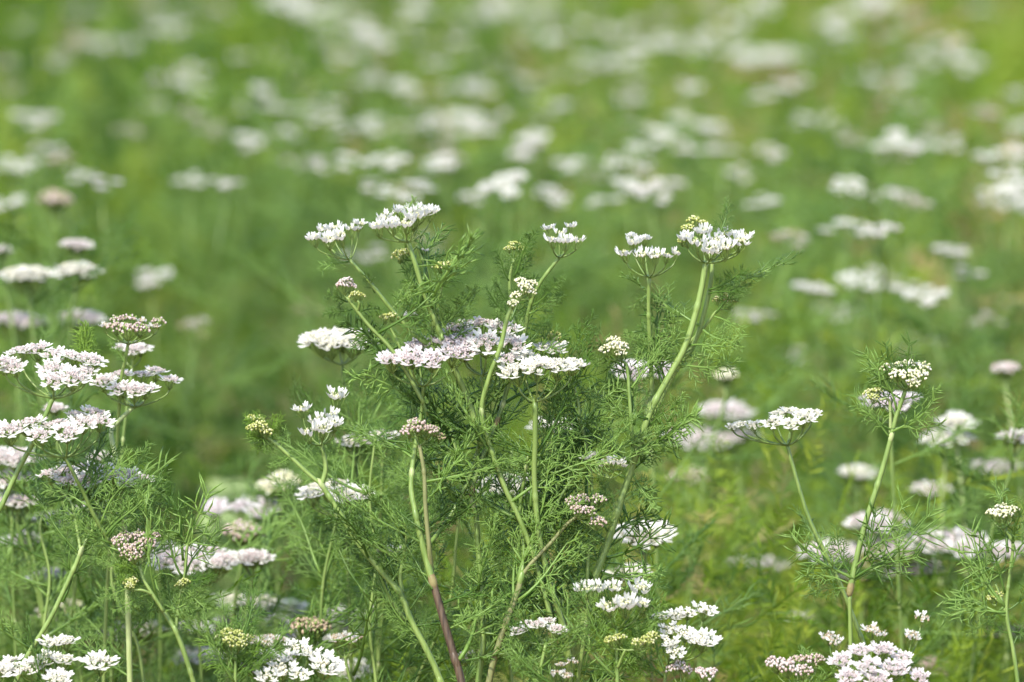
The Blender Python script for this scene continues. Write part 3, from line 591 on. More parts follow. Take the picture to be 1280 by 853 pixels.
for q in ((1116, 540, 1066, 496, 'sparse'), (1114, 545, 1074, 510, 'sparse'), (1122, 515, 1085, 440, 'sparse'), (1126, 500, 1080, 455, 'thread'), (1130, 490, 1108, 432, 'sparse'), (1128, 492, 1140, 428, 'sparse'), (1124, 505, 1172, 486, 'sparse'), (1116, 540, 1176, 528, 'sparse'), (1114, 545, 1168, 500, 'sparse'), (1118, 530, 1100, 470, 'thread'),
          (1064, 728, 1172, 642, 'sparse'), (1065, 725, 1150, 690, 'sparse'), (1066, 720, 1130, 628, 'sparse'), (1064, 728, 990, 672, 'sparse'), (1063, 730, 1000, 716, 'sparse'), (1065, 722, 1042, 660, 'thread'), (1065, 726, 1100, 640, 'sparse'), (1063, 732, 1012, 745, 'thread')):
    p.leaf_px((*q[:2], 0), (*q[2:4], rng.uniform(-1.5, 1.5)), q[4])
p = Plant(1280, 2.47, 'coriander at the right edge with a small cream umbel above spreading dark feathery leaves')
o1 = p.stem([(1272, 853, 0), (1266, 810, 0), (1258, 765, 0), (1262, 720, 0), (1266, 680, 0), (1256, 662, 0)], (7, 4.5), 'stem', True)
p.umbel((1255, 662, 0), [(1240, 643, .2, 8), (1249, 646, -.4, 9), (1258, 645, -.4, 9), (1266, 640, .3, 8), (1252, 637, .5, 8)], 'budcream', 12, 2.2)
o2 = p.stem([(1258, 768, 0), (1250, 745, .2), (1244, 730, .2)], (4, 3), 'stem'); p.umbel((1244, 757, .2), [(1240, 749, .2, 7), (1246, 746, .4, 8)], 'bud', 8, 1.6)
for q in ((1258, 766, 1180, 748, 'sparse'), (1257, 762, 1182, 770, 'sparse'), (1254, 752, 1196, 690, 'sparse'), (1256, 758, 1206, 668, 'sparse'), (1260, 740, 1225, 670, 'sparse'), (1262, 715, 1300, 650, 'sparse'), (1258, 765, 1300, 720, 'sparse'), (1264, 690, 1240, 610, 'thread'), (1266, 680, 1290, 610, 'thread'), (1258, 760, 1210, 790, 'thread'), (1262, 790, 1225, 780, 'thread'), (1262, 790, 1300, 800, 'sparse'), (1266, 810, 1290, 770, 'sparse')):
    p.leaf_px((*q[:2], 0), (*q[2:4], rng.uniform(-1.5, 1.5)), q[4])
p = Plant(1085, 2.44, 'low coriander at bottom right with big lilac-white blooms under three withering cream heads')
q1 = p.stem([(1085, 890, 0), (1085, 872, 0)], (7, 6), 'stem', True)
p.umbel((1085, 872, 0), [(1036, 797, 1.4, 15, 'fading'), (1044, 803, .8, 14, 'fading'), (1090, 788, 1.4, 17, 'fading'), (1100, 793, 1, 14, 'fading'), (1152, 774, 1.6, 16, 'fading'), (1140, 797, 1.2, 16, 'fading'), (1075, 815, .4, 19), (1104, 815, .4, 20), (1052, 828, .2, 20), (1085, 834, -.6, 21), (1118, 838, -.4, 22), (1062, 848, -.8, 20), (1097, 852, -1, 20), (1128, 824, .4, 17), (1150, 848, -.4, 17)], 'lilac', 24, 2.6)
p.leaves(q1, 6, .85, 1, ('thread', 'fine'), (.6, .8))
p = Plant(1000, 2.46, 'low coriander with a deep pink bud umbel at the bottom edge beside the lilac blooms')
q2 = p.stem([(1000, 890, 0), (1000, 862, 0)], (5, 4), 'stem', True); p.umbel((1000, 862, 0), [(970, 833, .2, 12), (984, 838, 0, 12), (996, 829, .5, 11, 'spentpink'), (1012, 829, .4, 11, 'spentpink'), (1004, 842, -.3, 11), (1022, 826, .6, 9, 'spentpink')], 'budpink', 16, 2)
p.leaves(q2, 6, .85, 1, ('fine', 'thread'), (.6, .8))
p = Plant(890, 2.44, 'coriander at the bottom edge with one small pink bud', ); q3 = p.stem([(886, 900, 0), (884, 880, 0)], (4, 3), 'stem', True); p.umbel((884, 880, 0), [(884, 872, 0, 9)], 'budpink', 14, 1.6)

# left side plants
p = Plant(-10, 2.50, 'tall coriander at the left edge with a wide blush-white umbel on a bright green stalk')
r1 = p.stem([(-25, 690, 0), (-8, 650, 0), (2, 632, 0), (25, 583, 0), (38, 560, 0), (55, 524, 0), (66, 498, 0)], (8.5, 6.5), 'stem', True)
p.umbel((67, 498, 0), [(5, 455, -.4, 22), (24, 440, .8, 20), (46, 438, 1.2, 21), (70, 445, .9, 22), (93, 447, .4, 21), (114, 452, .2, 21), (66, 463, -.6, 22), (92, 474, -1.1, 23), (66, 477, -1.4, 20), (108, 466, -.5, 18), (18, 461, -.8, 18)], 'blush', 16, 3.2, label='wide blush-white umbel')
p.leaf_px((105, 462, 2), (104, 402, 2), 'fresh'); p.leaf_px((106, 465, 2), (96, 415, 2), 'fresh'); p.leaf_px((106, 460, 2), (116, 412, 2), 'fresh')
p = Plant(240, 2.49, 'coriander with a crisp blush-white umbel and a beige finished umbel on its side branch')
u1 = p.stem([(250, 880, 0), (242, 853, 0), (230, 815, 0), (220, 789, 0)], (8.5, 7), 'stem_dark', True, node=[(220, 789, 0, 'stem')])
u2 = p.stem([(220, 789, 0), (205, 765, .2), (187, 740, .4), (165, 712, .8), (140, 681, 1), (118, 645, .8), (104, 615, .5), (95, 598, .2), (82, 572, 0)], (7.5, 5), 'stem_dark')
p.umbel((82, 572, 0), [(12, 540, -.4, 25), (35, 532, .2, 24), (50, 545, -1, 22), (70, 532, .2, 22), (84, 542, -1, 22), (104, 530, -.2, 20), (118, 517, .8, 20), (126, 529, .1, 20), (96, 520, .9, 18)], 'blush', 17, 3.2, label='crisp blush-white umbel')
u3 = p.stem([(205, 765, -.3), (190, 742, -.5), (180, 725, -.5), (174, 706, -.4)], (5.5, 4.5), 'stem'); p.umbel((174, 706, -.4), [(150, 680, -.4, 10), (160, 690, -1, 11), (172, 688, -1, 11), (184, 681, -.6, 11), (192, 672, 0, 9), (172, 674, .2, 11), (157, 673, .3, 9), (168, 698, -1.2, 9)], 'spentpink', 20, 2.2, 'beige-pink finished umbel')
u4 = p.stem([(190, 743, -.5), (178, 738, -.7), (167, 738, -.7)], (4.5, 3.5), 'stem'); p.umbel((166, 739, -.7), [(160, 731, -.7, 7), (166, 728, -.4, 7), (163, 734, -.9, 6)], 'bud', 10, 1.6, 'yellow bud umbel')
u5 = p.stem([(220, 789, .1), (222, 765, .1), (226, 740, .1), (231, 715, .1), (234, 680, .1)], (5, 2.5), 'stem'); p.umbel((229, 740, -.2), [(225, 732, -.2, 6), (231, 729, 0, 7)], 'bud', 8, 1.5)
for q in ((232, 715, 258, 612, 'sparse'), (233, 700, 212, 615, 'sparse'), (231, 720, 272, 662, 'sparse'), (231, 720, 196, 648, 'sparse'), (230, 725, 268, 720, 'fine'), (228, 740, 262, 760, 'fine'), (174, 720, 148, 704, 'fresh'), (176, 722, 144, 715, 'fresh'), (172, 716, 150, 690, 'fresh'), (178, 728, 152, 726, 'fresh'), (184, 735, 128, 745, 'thread'), (188, 745, 140, 762, 'thread'),
          (192, 748, 172, 790, 'fine'), (200, 760, 165, 752, 'fine'), (205, 765, 260, 738, 'fine'), (214, 780, 262, 772, 'fine'), (222, 762, 200, 715, 'fine'), (224, 750, 250, 715, 'thread'), (150, 690, 95, 655, 'sparse'), (140, 680, 80, 640, 'thread'), (110, 630, 60, 610, 'sparse'), (165, 712, 120, 700, 'thread'), (104, 615, 150, 560, 'thread'), (125, 655, 165, 590, 'thread'), (140, 675, 205, 585, 'thread'), (135, 672, 190, 610, 'thread')):
    p.leaf_px((*q[:2], .2), (*q[2:4], rng.uniform(-1, 2)), q[4])
p.leaves(u2, 14, .1, .7, ('thread', 'sparse', 'fine'), (.7, 1.0))
p = Plant(175, 2.53, 'coriander with a thick pale straw-green stalk at left carrying a blush-white umbel')
v1 = p.stem([(160, 760, 0), (158, 690, 0), (151, 615, 0), (144, 570, .4), (139, 540, .8), (150, 525, 1.2), (166, 510, 1.4)], (10, 5.5), 'stem_pale', True, label='pale straw-green stalk')
p.umbel((168, 509, 1.4), [(130, 478, 1.6, 19), (152, 487, .8, 20), (168, 490, .5, 20), (182, 488, .7, 19), (178, 470, 2.4, 18), (195, 465, 3, 18), (214, 476, 2, 18), (150, 470, 2.4, 18)], 'blush', 15, 2.8)
p.leaf_px((152, 620, 0), (180, 560, 1), 'thread'); p.leaf_px((155, 650, 0), (205, 610, 1), 'thread'); p.leaf_px((155, 650, 0), (110, 600, 1), 'sparse'); p.leaves(v1, 10, .35, .75, ('thread', 'sparse'), (.8, 1.1))
p = Plant(155, 2.54, 'coriander with a small cup-shaped dark green umbel edged with pink above the left blooms')
w1 = p.stem([(140, 640, 2), (146, 560, 1.5), (151, 480, .6), (157, 448, .2), (160, 430, 0)], (6, 4.5), 'stem', True)
p.umbel((161, 430, 0), [(132, 408, .2, 11, 'fading'), (145, 412, -.6, 11), (160, 416, -1, 12), (176, 414, -.7, 11), (192, 409, .2, 11, 'fading'), (160, 402, .8, 11), (146, 403, .6, 9), (178, 402, .7, 10, 'fading'), (198, 405, .5, 9)], 'spentpink', 6, 2.4, 'cup-shaped fading umbel')
p.leaf_px((155, 455, 0), (138, 425, 0), 'fine')
p = Plant(62, 2.50, 'stout green stalk of a coriander leaning right at far left, forking under the lower bloom')
x1 = p.stem([(20, 853, 0), (36, 817, 0), (63, 773, 0), (92, 712, 0), (101, 690, 0)], (7.5, 6.5), 'stem', True, node=[(100, 691, 0, 'stem_pale')])
x2 = p.stem([(101, 690, 0), (97, 665, .3), (90, 630, .6), (84, 622, 1.5), (75, 604, 2.4)], (5, 3.5), 'stem'); x3 = p.stem([(101, 690, 0), (112, 668, .3), (122, 652, .8), (128, 618, 2)], (5, 3.5), 'stem')
p.umbel((100, 625, 2.6), [(62, 594, 2.4, 18), (82, 591, 2.2, 20), (105, 587, 3, 20), (130, 588, 3, 19), (110, 601, 1.6, 21), (84, 602, 1.6, 17), (142, 596, 2.2, 19), (160, 594, 2.6, 18), (179, 600, 2.2, 17), (156, 605, 1.4, 15)], 'blush', 15, 2.8, 'wide blush umbel slightly out of focus')
p.leaves(x1, 8, .55, 1, ('sparse', 'thread'), (.7, 1.0)); p.leaves(x2, 7, 0, .9, ('thread', 'sparse'), (.7, 1.0)); p.leaves(x3, 8, 0, .9, ('thread', 'sparse'), (.7, 1.0))
p = Plant(60, 2.46, 'low coriander in the bottom left corner with flat cream-centred white umbels of long petals')
y1 = p.stem([(70, 900, 0), (68, 872, 0)], (6, 5), 'stem', True)
p.umbel((68, 872, 0), [(-4, 842, .2, 25), (14, 831, .8, 23), (36, 838, .2, 22), (55, 826, .4, 24), (68, 806, 1.4, 24), (84, 802, 1.6, 18), (80, 826, .3, 20), (126, 829, .4, 27), (72, 850, -.8, 22)], 'open', 20, 2.6)
p.leaves(y1, 5, .85, 1, ('thread', 'fine'), (.6, .8))
p = Plant(350, 2.46, 'low coriander at the bottom edge with long-petalled white flowers and greenish centres, left of centre')
z1 = p.stem([(365, 900, 0), (362, 872, 0)], (6, 5), 'stem', True)
p.umbel((362, 872, 0), [(315, 836, .4, 20), (333, 822, 1.2, 19), (352, 838, 0, 24), (372, 812, 1.6, 21), (388, 817, 1.2, 17), (358, 824, .8, 17), (408, 833, .2, 25), (335, 846, -.6, 18), (375, 846, -.4, 17)], 'cream', 24, 2.6)
p.leaves(z1, 6, .85, 1, ('thread', 'fine'), (.6, .8))
p = Plant(290, 2.455, 'coriander with a yellow-green bud umbel in a dense feathery tuft at the bottom edge')
z2 = p.stem([(292, 900, 0), (294, 850, 0), (294, 815, 0)], (5.5, 4.5), 'stem', True); p.umbel((294, 818, 0), [(278, 800, 0, 9), (288, 803, -.5, 9), (299, 806, -.5, 9), (284, 792, .5, 8), (296, 795, .3, 9), (308, 800, .2, 8)], 'bud', 12, 2)
p.leaves(z2, 26, .80, .97, ('fine', 'fine', 'fresh'), (.7, 1.1))

# ------------------------------------------------------------------ plants a little behind the plane of focus
def behind(px, D, label, heads, style, stem_px, hub_dy=34, leaves=4, tilt=13, smat='stem_dark', kinds=('thread', 'sparse')):
    """a plant D metres away whose stem runs up to the hub under its heads (cx, cy, width px, n, R px[, style])"""
    q = Plant(stem_px, D, label)
    for i, h in enumerate(heads):
        cx, cy, w, n, R = h[:5]; w, R = w*1.08, R*1.06; st = h[5] if len(h) > 5 else style
        hx, hy = cx + (stem_px - cx)*.10, cy + hub_dy*(.5 + w/260)
        k = rng.uniform(-46, 46); ax = q.stem([(stem_px + (cx - stem_px)*.35 + k, hy + 190, 0), (stem_px + (cx - stem_px)*.7 + k*.62, hy + 90, 0), (hx + k*.10, hy + 18, 0), (hx, hy, 0)], (5.6, 4), smat, True)
        q.umbel((hx, hy, 0), ring(cx, cy, w, n, R, .24, seed=i), st, tilt, 2.6)
        q.leaves(ax, leaves*4, .42, .96, kinds, (.7, 1.15))
    return q
behind(445, 2.63, 'white coriander umbel slightly blurred behind the upper left leaves of the main plant', [(424, 426, 92, 8, 25)], 'open', 470, leaves=3)
behind(430, 2.60, 'white coriander umbel low behind the fork left of the main plant', [(418, 616, 92, 6, 21)], 'open', 455, leaves=6)
behind(805, 2.64, 'white coriander umbel tilted behind the thick pale stem at mid height', [(806, 668, 70, 7, 22)], 'open', 812, tilt=26, leaves=2)
behind(785, 2.68, 'small white coriander umbel half hidden under the tilted one behind the thick stem', [(786, 716, 52, 5, 18)], 'open', 790, leaves=3)
behind(808, 2.76, 'blurred white coriander umbel behind the budding stalk between the two tall stems', [(806, 464, 76, 7, 20)], 'lilac', 800)
behind(640, 2.74, 'blurred white coriander umbel behind the stems at the heart of the main plant', [(632, 608, 96, 7, 22), (690, 532, 60, 5, 18)], 'open', 650)
behind(1112, 2.72, 'lilac-white coriander umbel blurred just behind the cream budding umbel', [(1112, 502, 76, 6, 19)], 'lilac', 1130)
behind(1180, 2.92, 'blurred white coriander umbels stepped in pairs right of the cream budding umbel', [(1180, 548, 74, 6, 20), (1196, 528, 50, 4, 20)], 'open', 1192, smat='stem_pale')
behind(1265, 2.74, 'small white coriander umbel at the right edge above the edge plant', [(1268, 547, 44, 5, 15)], 'blush', 1272)
behind(1250, 2.98, 'pinkish finished coriander head blurred at the right edge above the white one', [(1257, 464, 30, 4, 11)], 'budpink', 1262, smat='stem_pale')
behind(890, 3.12, 'large soft blush coriander umbels blurred left of the lone bright white one', [(908, 514, 70, 6, 22), (876, 548, 90, 7, 22), (925, 545, 50, 4, 18)], 'blush', 905)
behind(905, 2.95, 'cream coriander bud head blurred above the blush umbels', [(907, 472, 26, 4, 10)], 'budcream', 910)
behind(1072, 3.05, 'single white coriander umbel blurred right of the lone white umbel\'s stalk', [(1073, 591, 52, 6, 17)], 'open', 1075)
behind(1080, 2.88, 'spread of blurred lilac-white coriander umbels behind the brown stem node', [(1045, 690, 90, 7, 24), (1095, 652, 80, 6, 20), (1080, 712, 84, 7, 24), (1125, 682, 100, 7, 26), (1150, 712, 60, 5, 20)], 'blush', 1090, leaves=3)
behind(1200, 2.86, 'blush-white coriander umbels blurred behind the left leaves of the edge plant', [(1190, 680, 100, 7, 24), (1255, 690, 70, 6, 22)], 'blush', 1215, leaves=3)
behind(1000, 3.0, 'small white coriander head blurred left of the withering cream heads', [(1002, 773, 34, 4, 13)], 'open', 1004)
behind(940, 3.1, 'row of two small blurred coriander heads low right of the main plant', [(922, 702, 26, 4, 11), (960, 705, 50, 5, 14)], 'blush', 955)
behind(1180, 2.9, 'brownish finished coriander heads blurred below the blush-white umbels', [(1165, 838, 56, 5, 15), (1255, 795, 44, 4, 14)], 'spentpink', 1190)
behind(872, 3.0, 'tan coriander head blurred under the large soft blush umbels', [(862, 600, 40, 4, 15)], 'spentpink', 868)
behind(315, 2.84, 'lilac coriander umbel blurred in front of the pale broad leaf', [(302, 636, 96, 6, 19)], 'lilac', 318)
behind(350, 2.84, 'cream coriander bud head blurred above the lilac umbel', [(352, 606, 40, 5, 15), (338, 612, 30, 3, 12)], 'budcream', 356)
behind(305, 2.73, 'greyish finished coriander head between the lilac umbel and the blush ones', [(303, 668, 44, 5, 15)], 'spentpink', 308, leaves=2)
behind(250, 2.66, 'wide blush coriander umbel behind the tall feathery leaf at lower left', [(245, 700, 110, 8, 23)], 'blush', 262, leaves=2)
behind(316, 2.66, 'small blush coriander umbel with white rim right of the wide blush one', [(316, 697, 52, 6, 18)], 'blush', 314, leaves=3)
behind(290, 2.84, 'pair of white coriander umbels blurred low left behind the bud tuft', [(295, 750, 54, 5, 18), (330, 752, 40, 4, 16)], 'open', 312, leaves=3)
behind(355, 2.88, 'white coriander umbel blurred above the brown finished head', [(358, 762, 54, 6, 20)], 'open', 362, leaves=3)
behind(425, 2.92, 'two whitish coriander umbels blurred left of the main plant near the bottom', [(428, 770, 52, 5, 18), (437, 785, 60, 5, 18)], 'blush', 440, leaves=3)
behind(470, 2.70, 'small single white coriander head at lower left edge of the main plant', [(468, 762, 22, 3, 10)], 'open', 474, leaves=2)
behind(388, 2.60, 'flat brown withered coriander umbel on a green cup near the bottom', [(387, 786, 46, 6, 13)], 'spent', 388, leaves=3, tilt=8)
behind(430, 2.56, 'orange-brown withered coriander umbel nearer the main plant', [(432, 799, 48, 6, 13)], 'fading', 428, leaves=3, tilt=8)
behind(330, 2.58, 'withered coriander umbel just above the long-petalled white flowers', [(332, 802, 56, 6, 14)], 'fading', 338, leaves=3, tilt=8)
behind(255, 2.80, 'white coriander umbels blurred at the bottom left behind the dark green stalk', [(250, 820, 70, 6, 20), (238, 785, 50, 4, 17)], 'open', 262, leaves=3)
behind(415, 2.70, 'white coriander umbel blurred low behind the long-petalled flowers', [(440, 838, 60, 5, 20)], 'open', 446, leaves=3)
behind(180, 2.76, 'cluster of blurred yellow-green coriander buds low at left', [(150, 795, 50, 5, 13, 'budcream'), (185, 790, 36, 4, 12, 'budcream')], 'budcream', 166)
behind(70, 2.80, 'yellow-green coriander buds blurred beside the stout left stalk', [(66, 770, 44, 5, 12, 'budcream'), (85, 760, 30, 3, 11, 'budcream')], 'budcream', 72)
behind(15, 2.68, 'stacked blush coriander umbels slightly blurred at the left edge', [(15, 572, 76, 6, 20), (14, 598, 60, 5, 18), (20, 626, 56, 5, 17)], 'blush', 30)
behind(30, 2.85, 'lilac coriander umbel blurred low at the left edge', [(28, 676, 50, 5, 17)], 'lilac', 34)
behind(165, 2.62, 'faint blush coriander umbel just under the small cup-shaped one', [(165, 436, 46, 5, 14)], 'blush', 168, leaves=1)
behind(95, 2.66, 'faded pink coriander head behind the crisp blush umbel on the left', [(68, 510, 30, 4, 12, 'pinky'), (125, 572, 34, 4, 12, 'pinky')], 'blush', 100, leaves=2)
behind(470, 2.62, 'small white coriander bits among leaves left of the purple stem', [(484, 688, 30, 4, 9, 'young'), (440, 552, 40, 4, 14, 'open'), (478, 545, 40, 4, 14, 'open')], 'young', 480, leaves=8, kinds=('fine', 'thread'))
behind(560, 2.60, 'small white coriander florets low behind the purple stem', [(585, 822, 40, 4, 10, 'young')], 'open', 580, leaves=8, kinds=('fine', 'thread'))

behind(60, 2.95, 'wide bright white coriander umbel blurred at the far left above the sharp blush ones', [(35, 344, 66, 7, 21), (98, 339, 58, 6, 20)], 'open', 66, tilt=8)
behind(95, 3.0, 'pinkish coriander head blurred just above the wide white one at the far left', [(95, 307, 40, 5, 15)], 'pinky', 90)
behind(4, 3.0, 'small pinkish coriander head cut by the left edge above the sharp umbels', [(3, 314, 26, 4, 11)], 'pinky', 6)
behind(60, 3.02, 'pale blush and lilac coriander umbels blurred behind the cup-shaped dark green one', [(22, 402, 74, 6, 21), (101, 398, 56, 6, 19)], 'blush', 62, tilt=8)
behind(66, 3.4, 'brownish pink coriander head blurred high at left above its dim leaves', [(70, 252, 36, 4, 14)], 'spentpink', 68)
behind(1240, 2.98, 'blurred blush coriander umbels at the far right under the white pair', [(1245, 585, 60, 5, 18), (1165, 612, 50, 5, 16)], 'blush', 1215, leaves=3)
behind(130, 2.72, 'blurred blush coriander umbels under the wide slightly soft umbel at left', [(120, 640, 70, 6, 20), (70, 650, 60, 5, 18)], 'blush', 112, leaves=3)
behind(195, 2.74, 'blurred white coriander umbels at lower left beside the straw-green stalk', [(200, 690, 60, 5, 18), (60, 720, 50, 5, 16)], 'blush', 180, leaves=3)
behind(372, 2.86, 'row of blurred whitish coriander umbels low in the gap left of the main plant', [(300, 775, 60, 5, 18), (375, 800, 70, 6, 20), (345, 778, 50, 5, 17)], 'blush', 352, leaves=2)

# the broad pale leaves of another plant, low behind the lilac umbel
p = Plant(285, 3.5, 'pale broad-leaved plant blurred behind the lilac umbel left of centre', 'pale broad-leaved plant', 'broad_leaf_plant', 'plant')
def broad_leaf(q, c, w, h, rx):
    C = q.P(c); b = MB(); n = 14; W, H = mm(w, q.D)/2, mm(h, q.D)/2; vs, fs = [], []
    for k, t in ((0, 0), (1, .55), (2, 1)):
        for i in range(n):
            a = 2*math.pi*i/n; x, y = math.cos(a)*t*W, math.sin(a)*t*H; vs.append((x, -.5*(x*x/W + y*y/H) + .002*math.sin(5*a)*t, y))
    for k in range(2):
        for i in range(n): fs.append((k*n+i, k*n+(i+1) % n, (k+1)*n+(i+1) % n, (k+1)*n+i))
    b.add([(x, -z, y) for x, z, y in [(v[0], v[1], v[2]) for v in vs]], fs[n:] + fs[:n], 'broad')
    o = link('leaf', b.mesh('leaf_broad'), q.root, mat=Matrix.Translation(C - q.base) @ Matrix.Rotation(rx, 4, 'X'))
    q.stem([(c[0] + 6, c[1] + 160, 1), (c[0] + 4, c[1] + 70, 1), (c[0], c[1], .4)], (7, 5), 'stem_pale', True)
broad_leaf(p, (286, 622, 0), 74, 40, .5); broad_leaf(p, (275, 664, -1), 58, 50, .3); broad_leaf(p, (312, 655, 1), 50, 44, .4)
# loose green shoots in and around the main plant, without flowers
for i, (bx, D, lab, pts) in enumerate(((470, 2.57, 'leafy flowerless coriander shoot left of the purple stem', [(470, 853), (462, 780), (470, 700), (462, 620), (470, 540)]),
        (520, 2.58, 'leafy flowerless coriander shoot directly behind the purple stem', [(520, 853), (560, 760), (570, 680), (575, 600), (560, 520)]),
        (700, 2.58, 'leafy flowerless coriander shoot between tan stem and thick pale stem', [(700, 853), (705, 790), (700, 720), (702, 660), (715, 590)]),
        (640, 2.59, 'leafy flowerless coriander shoot behind the tan forked stem', [(640, 853), (630, 780), (625, 700), (632, 640), (640, 560)]),
        (60, 2.62, 'leafy flowerless coriander shoot behind the stout left stalk', [(60, 853), (55, 790), (62, 720), (50, 660), (60, 630)]),
        (190, 2.6, 'leafy flowerless coriander shoot behind the beige finished umbel', [(180, 853), (170, 800), (140, 730), (150, 670), (180, 620)]),
        (560, 2.57, 'leafy flowerless coriander shoot low behind the main plant near the bottom', [(560, 880), (590, 840), (600, 790), (585, 750)]))):
    p = Plant(bx, D, lab, 'leafy coriander shoots'); ax = p.stem([(x, y, 0) for x, y in pts], (7, 3), 'stem', True)
    p.leaves(ax, 20 if i < 4 else 40, .42, 1, ('thread', 'fine', 'blade', 'thread'), (.65, 1.0), (0, 60))

# ------------------------------------------------------------------ the plants out of focus behind
FAR = '''
70 77 36 o|45 150 48 o|20 208 42 o|127 228 40 l|122 52 40 o|152 57 40 o|210 33 46 b|205 98 40 l|238 106 34 o|328 112 30 o|318 133 36 o|344 136 34 o|300 70 28 o|385 142 36 o|410 128 34 o
405 50 26 b|372 205 28 l|398 205 30 l|310 176 26 o|236 225 24 o|282 232 36 b|355 4 50 o|385 14 62 o|428 12 46 b|455 42 48 o|440 18 44 b|433 162 34 o|463 155 36 o|536 48 36 o|573 50 28 o|585 22 42 o|618 12 56 b
690 10 40 o|726 33 34 b|680 45 42 o|745 82 48 o|775 74 42 o|797 64 34 o|612 78 46 b|552 78 36 o|465 98 38 b|501 108 30 o|572 114 40 o|600 108 40 o|668 122 30 o|695 134 40 o|542 158 42 b|578 154 46 o|603 162 30 b
489 202 36 o|440 201 38 o|548 206 28 o|658 188 40 l|634 234 52 o|716 208 22 o|826 170 40 o|815 241 26 b|830 20 34 b|860 109 32 o|892 8 36 o|955 3 48 o|925 28 36 o|880 47 32 o|936 70 40 o|966 72 46 o|995 68 38 o
990 106 40 b|954 122 28 o|1010 152 34 o|1035 156 36 y|1085 98 34 o|1050 46 38 o|1096 5 58 o|1112 45 30 b|1146 70 40 o|1172 58 38 b|1190 56 34 o|1212 80 40 o|1130 98 32 o|1226 12 38 o|1270 116 30 o|1122 180 50 o
1160 178 46 o|1192 180 36 o|1240 196 42 o|1268 197 40 b|1262 229 52 o|1110 245 32 b|1060 234 34 o|1052 285 50 o|1098 288 50 l|1276 160 24 b|985 300 26 t|1072 351 46 o|1104 347 44 b|1128 362 40 b|1160 371 46 o|1014 359 28 b
1030 388 44 o|1066 391 40 o|943 397 42 l|990 445 30 o|1152 430 52 l|1186 312 32 b|1205 340 26 b|1264 380 32 l|1234 402 36 t|1180 475 30 t|190 349 36 b|
242 412 32 t|382 388 22 t|455 318 52 l|540 302 30 t|508 30 34 b|250 8 46 b|30 30 30 o|180 8 32 t|745 6 30 o|795 30 24 b|640 52 26 t|520 8 40 o|1010 30 30 t|1150 20 30 b|95 14 30 b|265 165 22 t|160 165 24 t|905 175 24 t|15 113 26 t
'''
HS = {'o': ('open', 'open', 'blush'), 'l': ('lilac', 'pinky'), 'b': ('pinky', 'blush', 'pinky'), 't': ('budpink', 'spent'), 'g': ('budcream', 'fading', 'young'), 'y': ('budcream', 'young')}
HW = {'o': 'white', 'l': 'lilac white', 'b': 'pinkish white', 't': 'brownish pink', 'y': 'cream', 'g': 'greenish'}
stem_mesh = []
for k in range(4):
    b = MB(); rr = random.Random(k); q = [Vector((0, 0, 0))]
    a = [rr.uniform(-.03, .03) for _ in range(4)]
    S = smooth([Vector((0, 0, -.02)), Vector((a[0], a[1], .33)), Vector((a[2], a[3], .7)), Vector((0, 0, 1))], 4)
    b.tube(S, [.0012 - .0006*i/(len(S)-1) for i in range(len(S))], 'stem_dark', 5); stem_mesh.append((b.mesh('stem'), S))
back_umbels = {}
def back_umbel(style, k):
    """(ray mesh, heads) of an umbel 1 m wide, to be scaled"""
    if (style, k) in back_umbels: return back_umbels[style, k]
    r = random.Random(k*5 + 1); b = MB(); heads = []; n = r.choice((4, 5, 6, 7))
    for i in range(n):
        a = 2*math.pi*(i + r.uniform(-.3, .3))/(n-1); q = r.uniform(.26, .38) if i else .04
        p = Vector((q*math.cos(a), q*math.sin(a), r.uniform(-.09, .11))); heads.append((p, r.uniform(.15, .22), HS[style][r.randrange(len(HS[style]))], r.uniform(0, 6.28), r.randrange(9)))
        b.tube(smooth([Vector((0, 0, -.42)), Vector((p.x*.45, p.y*.45, -.36)), p - Vector((0, 0, .12))], 3), .012, 'stem_dark', 4)
    back_umbels[style, k] = (b.mesh('umbel'), heads); return back_umbels[style, k]
PLACES_Y = ((55, 'along the top edge'), (125, 'in the upper field'), (200, 'in the middle field'), (290, 'level with the tallest umbels'), (375, 'below the tallest umbels'), (900, 'in the lower field'))
PLACES_X = ((180, 'at the far left'), (400, 'left of centre'), (640, 'above the main plant'), (860, 'between the tall stems'), (1060, 'right of the tall thick stem'), (1290, 'at the far right'))
heads = []
for ent in FAR.replace('\n', '|').split('|'):
    if ent.strip():
        x, y, w, c = ent.split(); heads.append([float(x), float(y), float(w), c])
rb = random.Random(21); cells = {}
for i in range(120):
    y = 258*rb.random()**.8; x = rb.uniform(2, 1278)
    if 180 < x < 420 and y > 170 or any(abs(h[0]-x) < 22 and abs(h[1]-y) < 13 for h in heads): continue
    heads.append([x, y, rb.uniform(22, 42), rb.choice('ggoobbt')])
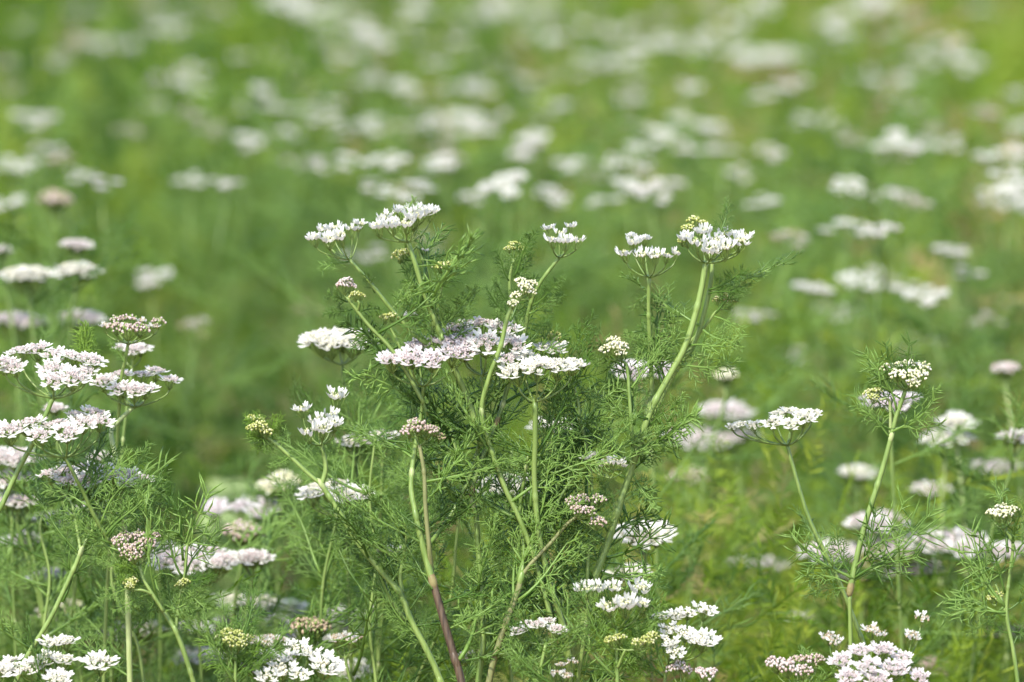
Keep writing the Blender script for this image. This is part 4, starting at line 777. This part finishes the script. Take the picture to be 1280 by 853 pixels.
for h in heads:
    key = (h[3], next(t for lim, t in PLACES_Y if h[1] < lim), next(t for lim, t in PLACES_X if h[0] < lim)); cells.setdefault(key, []).append(h)
ORD = ['', 'second', 'third', 'fourth', 'fifth', 'sixth', 'seventh', 'eighth', 'ninth', 'tenth', 'eleventh', 'twelfth']
for (c, ty, tx), hs in cells.items():
    hs.sort()
    for i, (x, y, w, c_) in enumerate(hs):
        n = len(hs); D = min(7.2, max(3.0, .27*FPX/(y + 287)*rb.uniform(.92, 1.06)))
        if y > 300: D = rb.uniform(3.3, 3.9)
        p = at(x, y, D); size = mm(w, D)*1.30
        size = min(max(size, .026), .080)
        lab = f'blurred {HW[c]} coriander {ty}, {tx}'
        if n > 1: lab += f", {'leftmost' if i == 0 else 'rightmost' if i == n-1 else ORD[i] + ' from left'}"
        root = thing('coriander_plant', Vector((p.x, p.y, 0)), lab, 'coriander plant', 'blurred coriander plants across the field')
        top = p.z - size*.42
        sm, S = stem_mesh[rb.randrange(4)]
        link('stem', sm, root, mat=Matrix.Rotation(rb.uniform(0, 6.28), 4, 'Z') @ Matrix.Diagonal((1, 1, top, 1)))
        um, hd = back_umbel(c, rb.randrange(8)); q = Matrix.Rotation(R_(rb.uniform(5, 25)), 4, 'X') @ Matrix.Rotation(rb.uniform(-.15, .15), 4, 'Y') @ Matrix.Rotation(rb.uniform(0, 6.28), 4, 'Z')
        u = link('umbel', um, root, mat=Matrix.Translation((0, 0, p.z)) @ q @ Matrix.Scale(size, 4))
        for hp, R, st, rot, sd_ in hd:
            link('umbellet', umbellet(st, sd_, True), u, mat=Matrix.Translation(hp) @ Matrix.Rotation(rot, 4, 'Z') @ Matrix.Scale(R, 4))
        for j in range(8):
            t = rb.uniform(.45, .97); a = rb.uniform(0, 6.28); e = rb.uniform(.1, 1.0)
            d = Vector((math.cos(a)*math.cos(e), math.sin(a)*math.cos(e), math.sin(e)))
            link('leaf', leafdata('thread' if j % 2 else 'sparse', rb.randrange(9)), root, mat=Matrix.Translation((0, 0, top*t)) @ basis(d, (0, 0, 1)).to_4x4() @ Matrix.Scale(rb.uniform(.9, 1.4), 4))
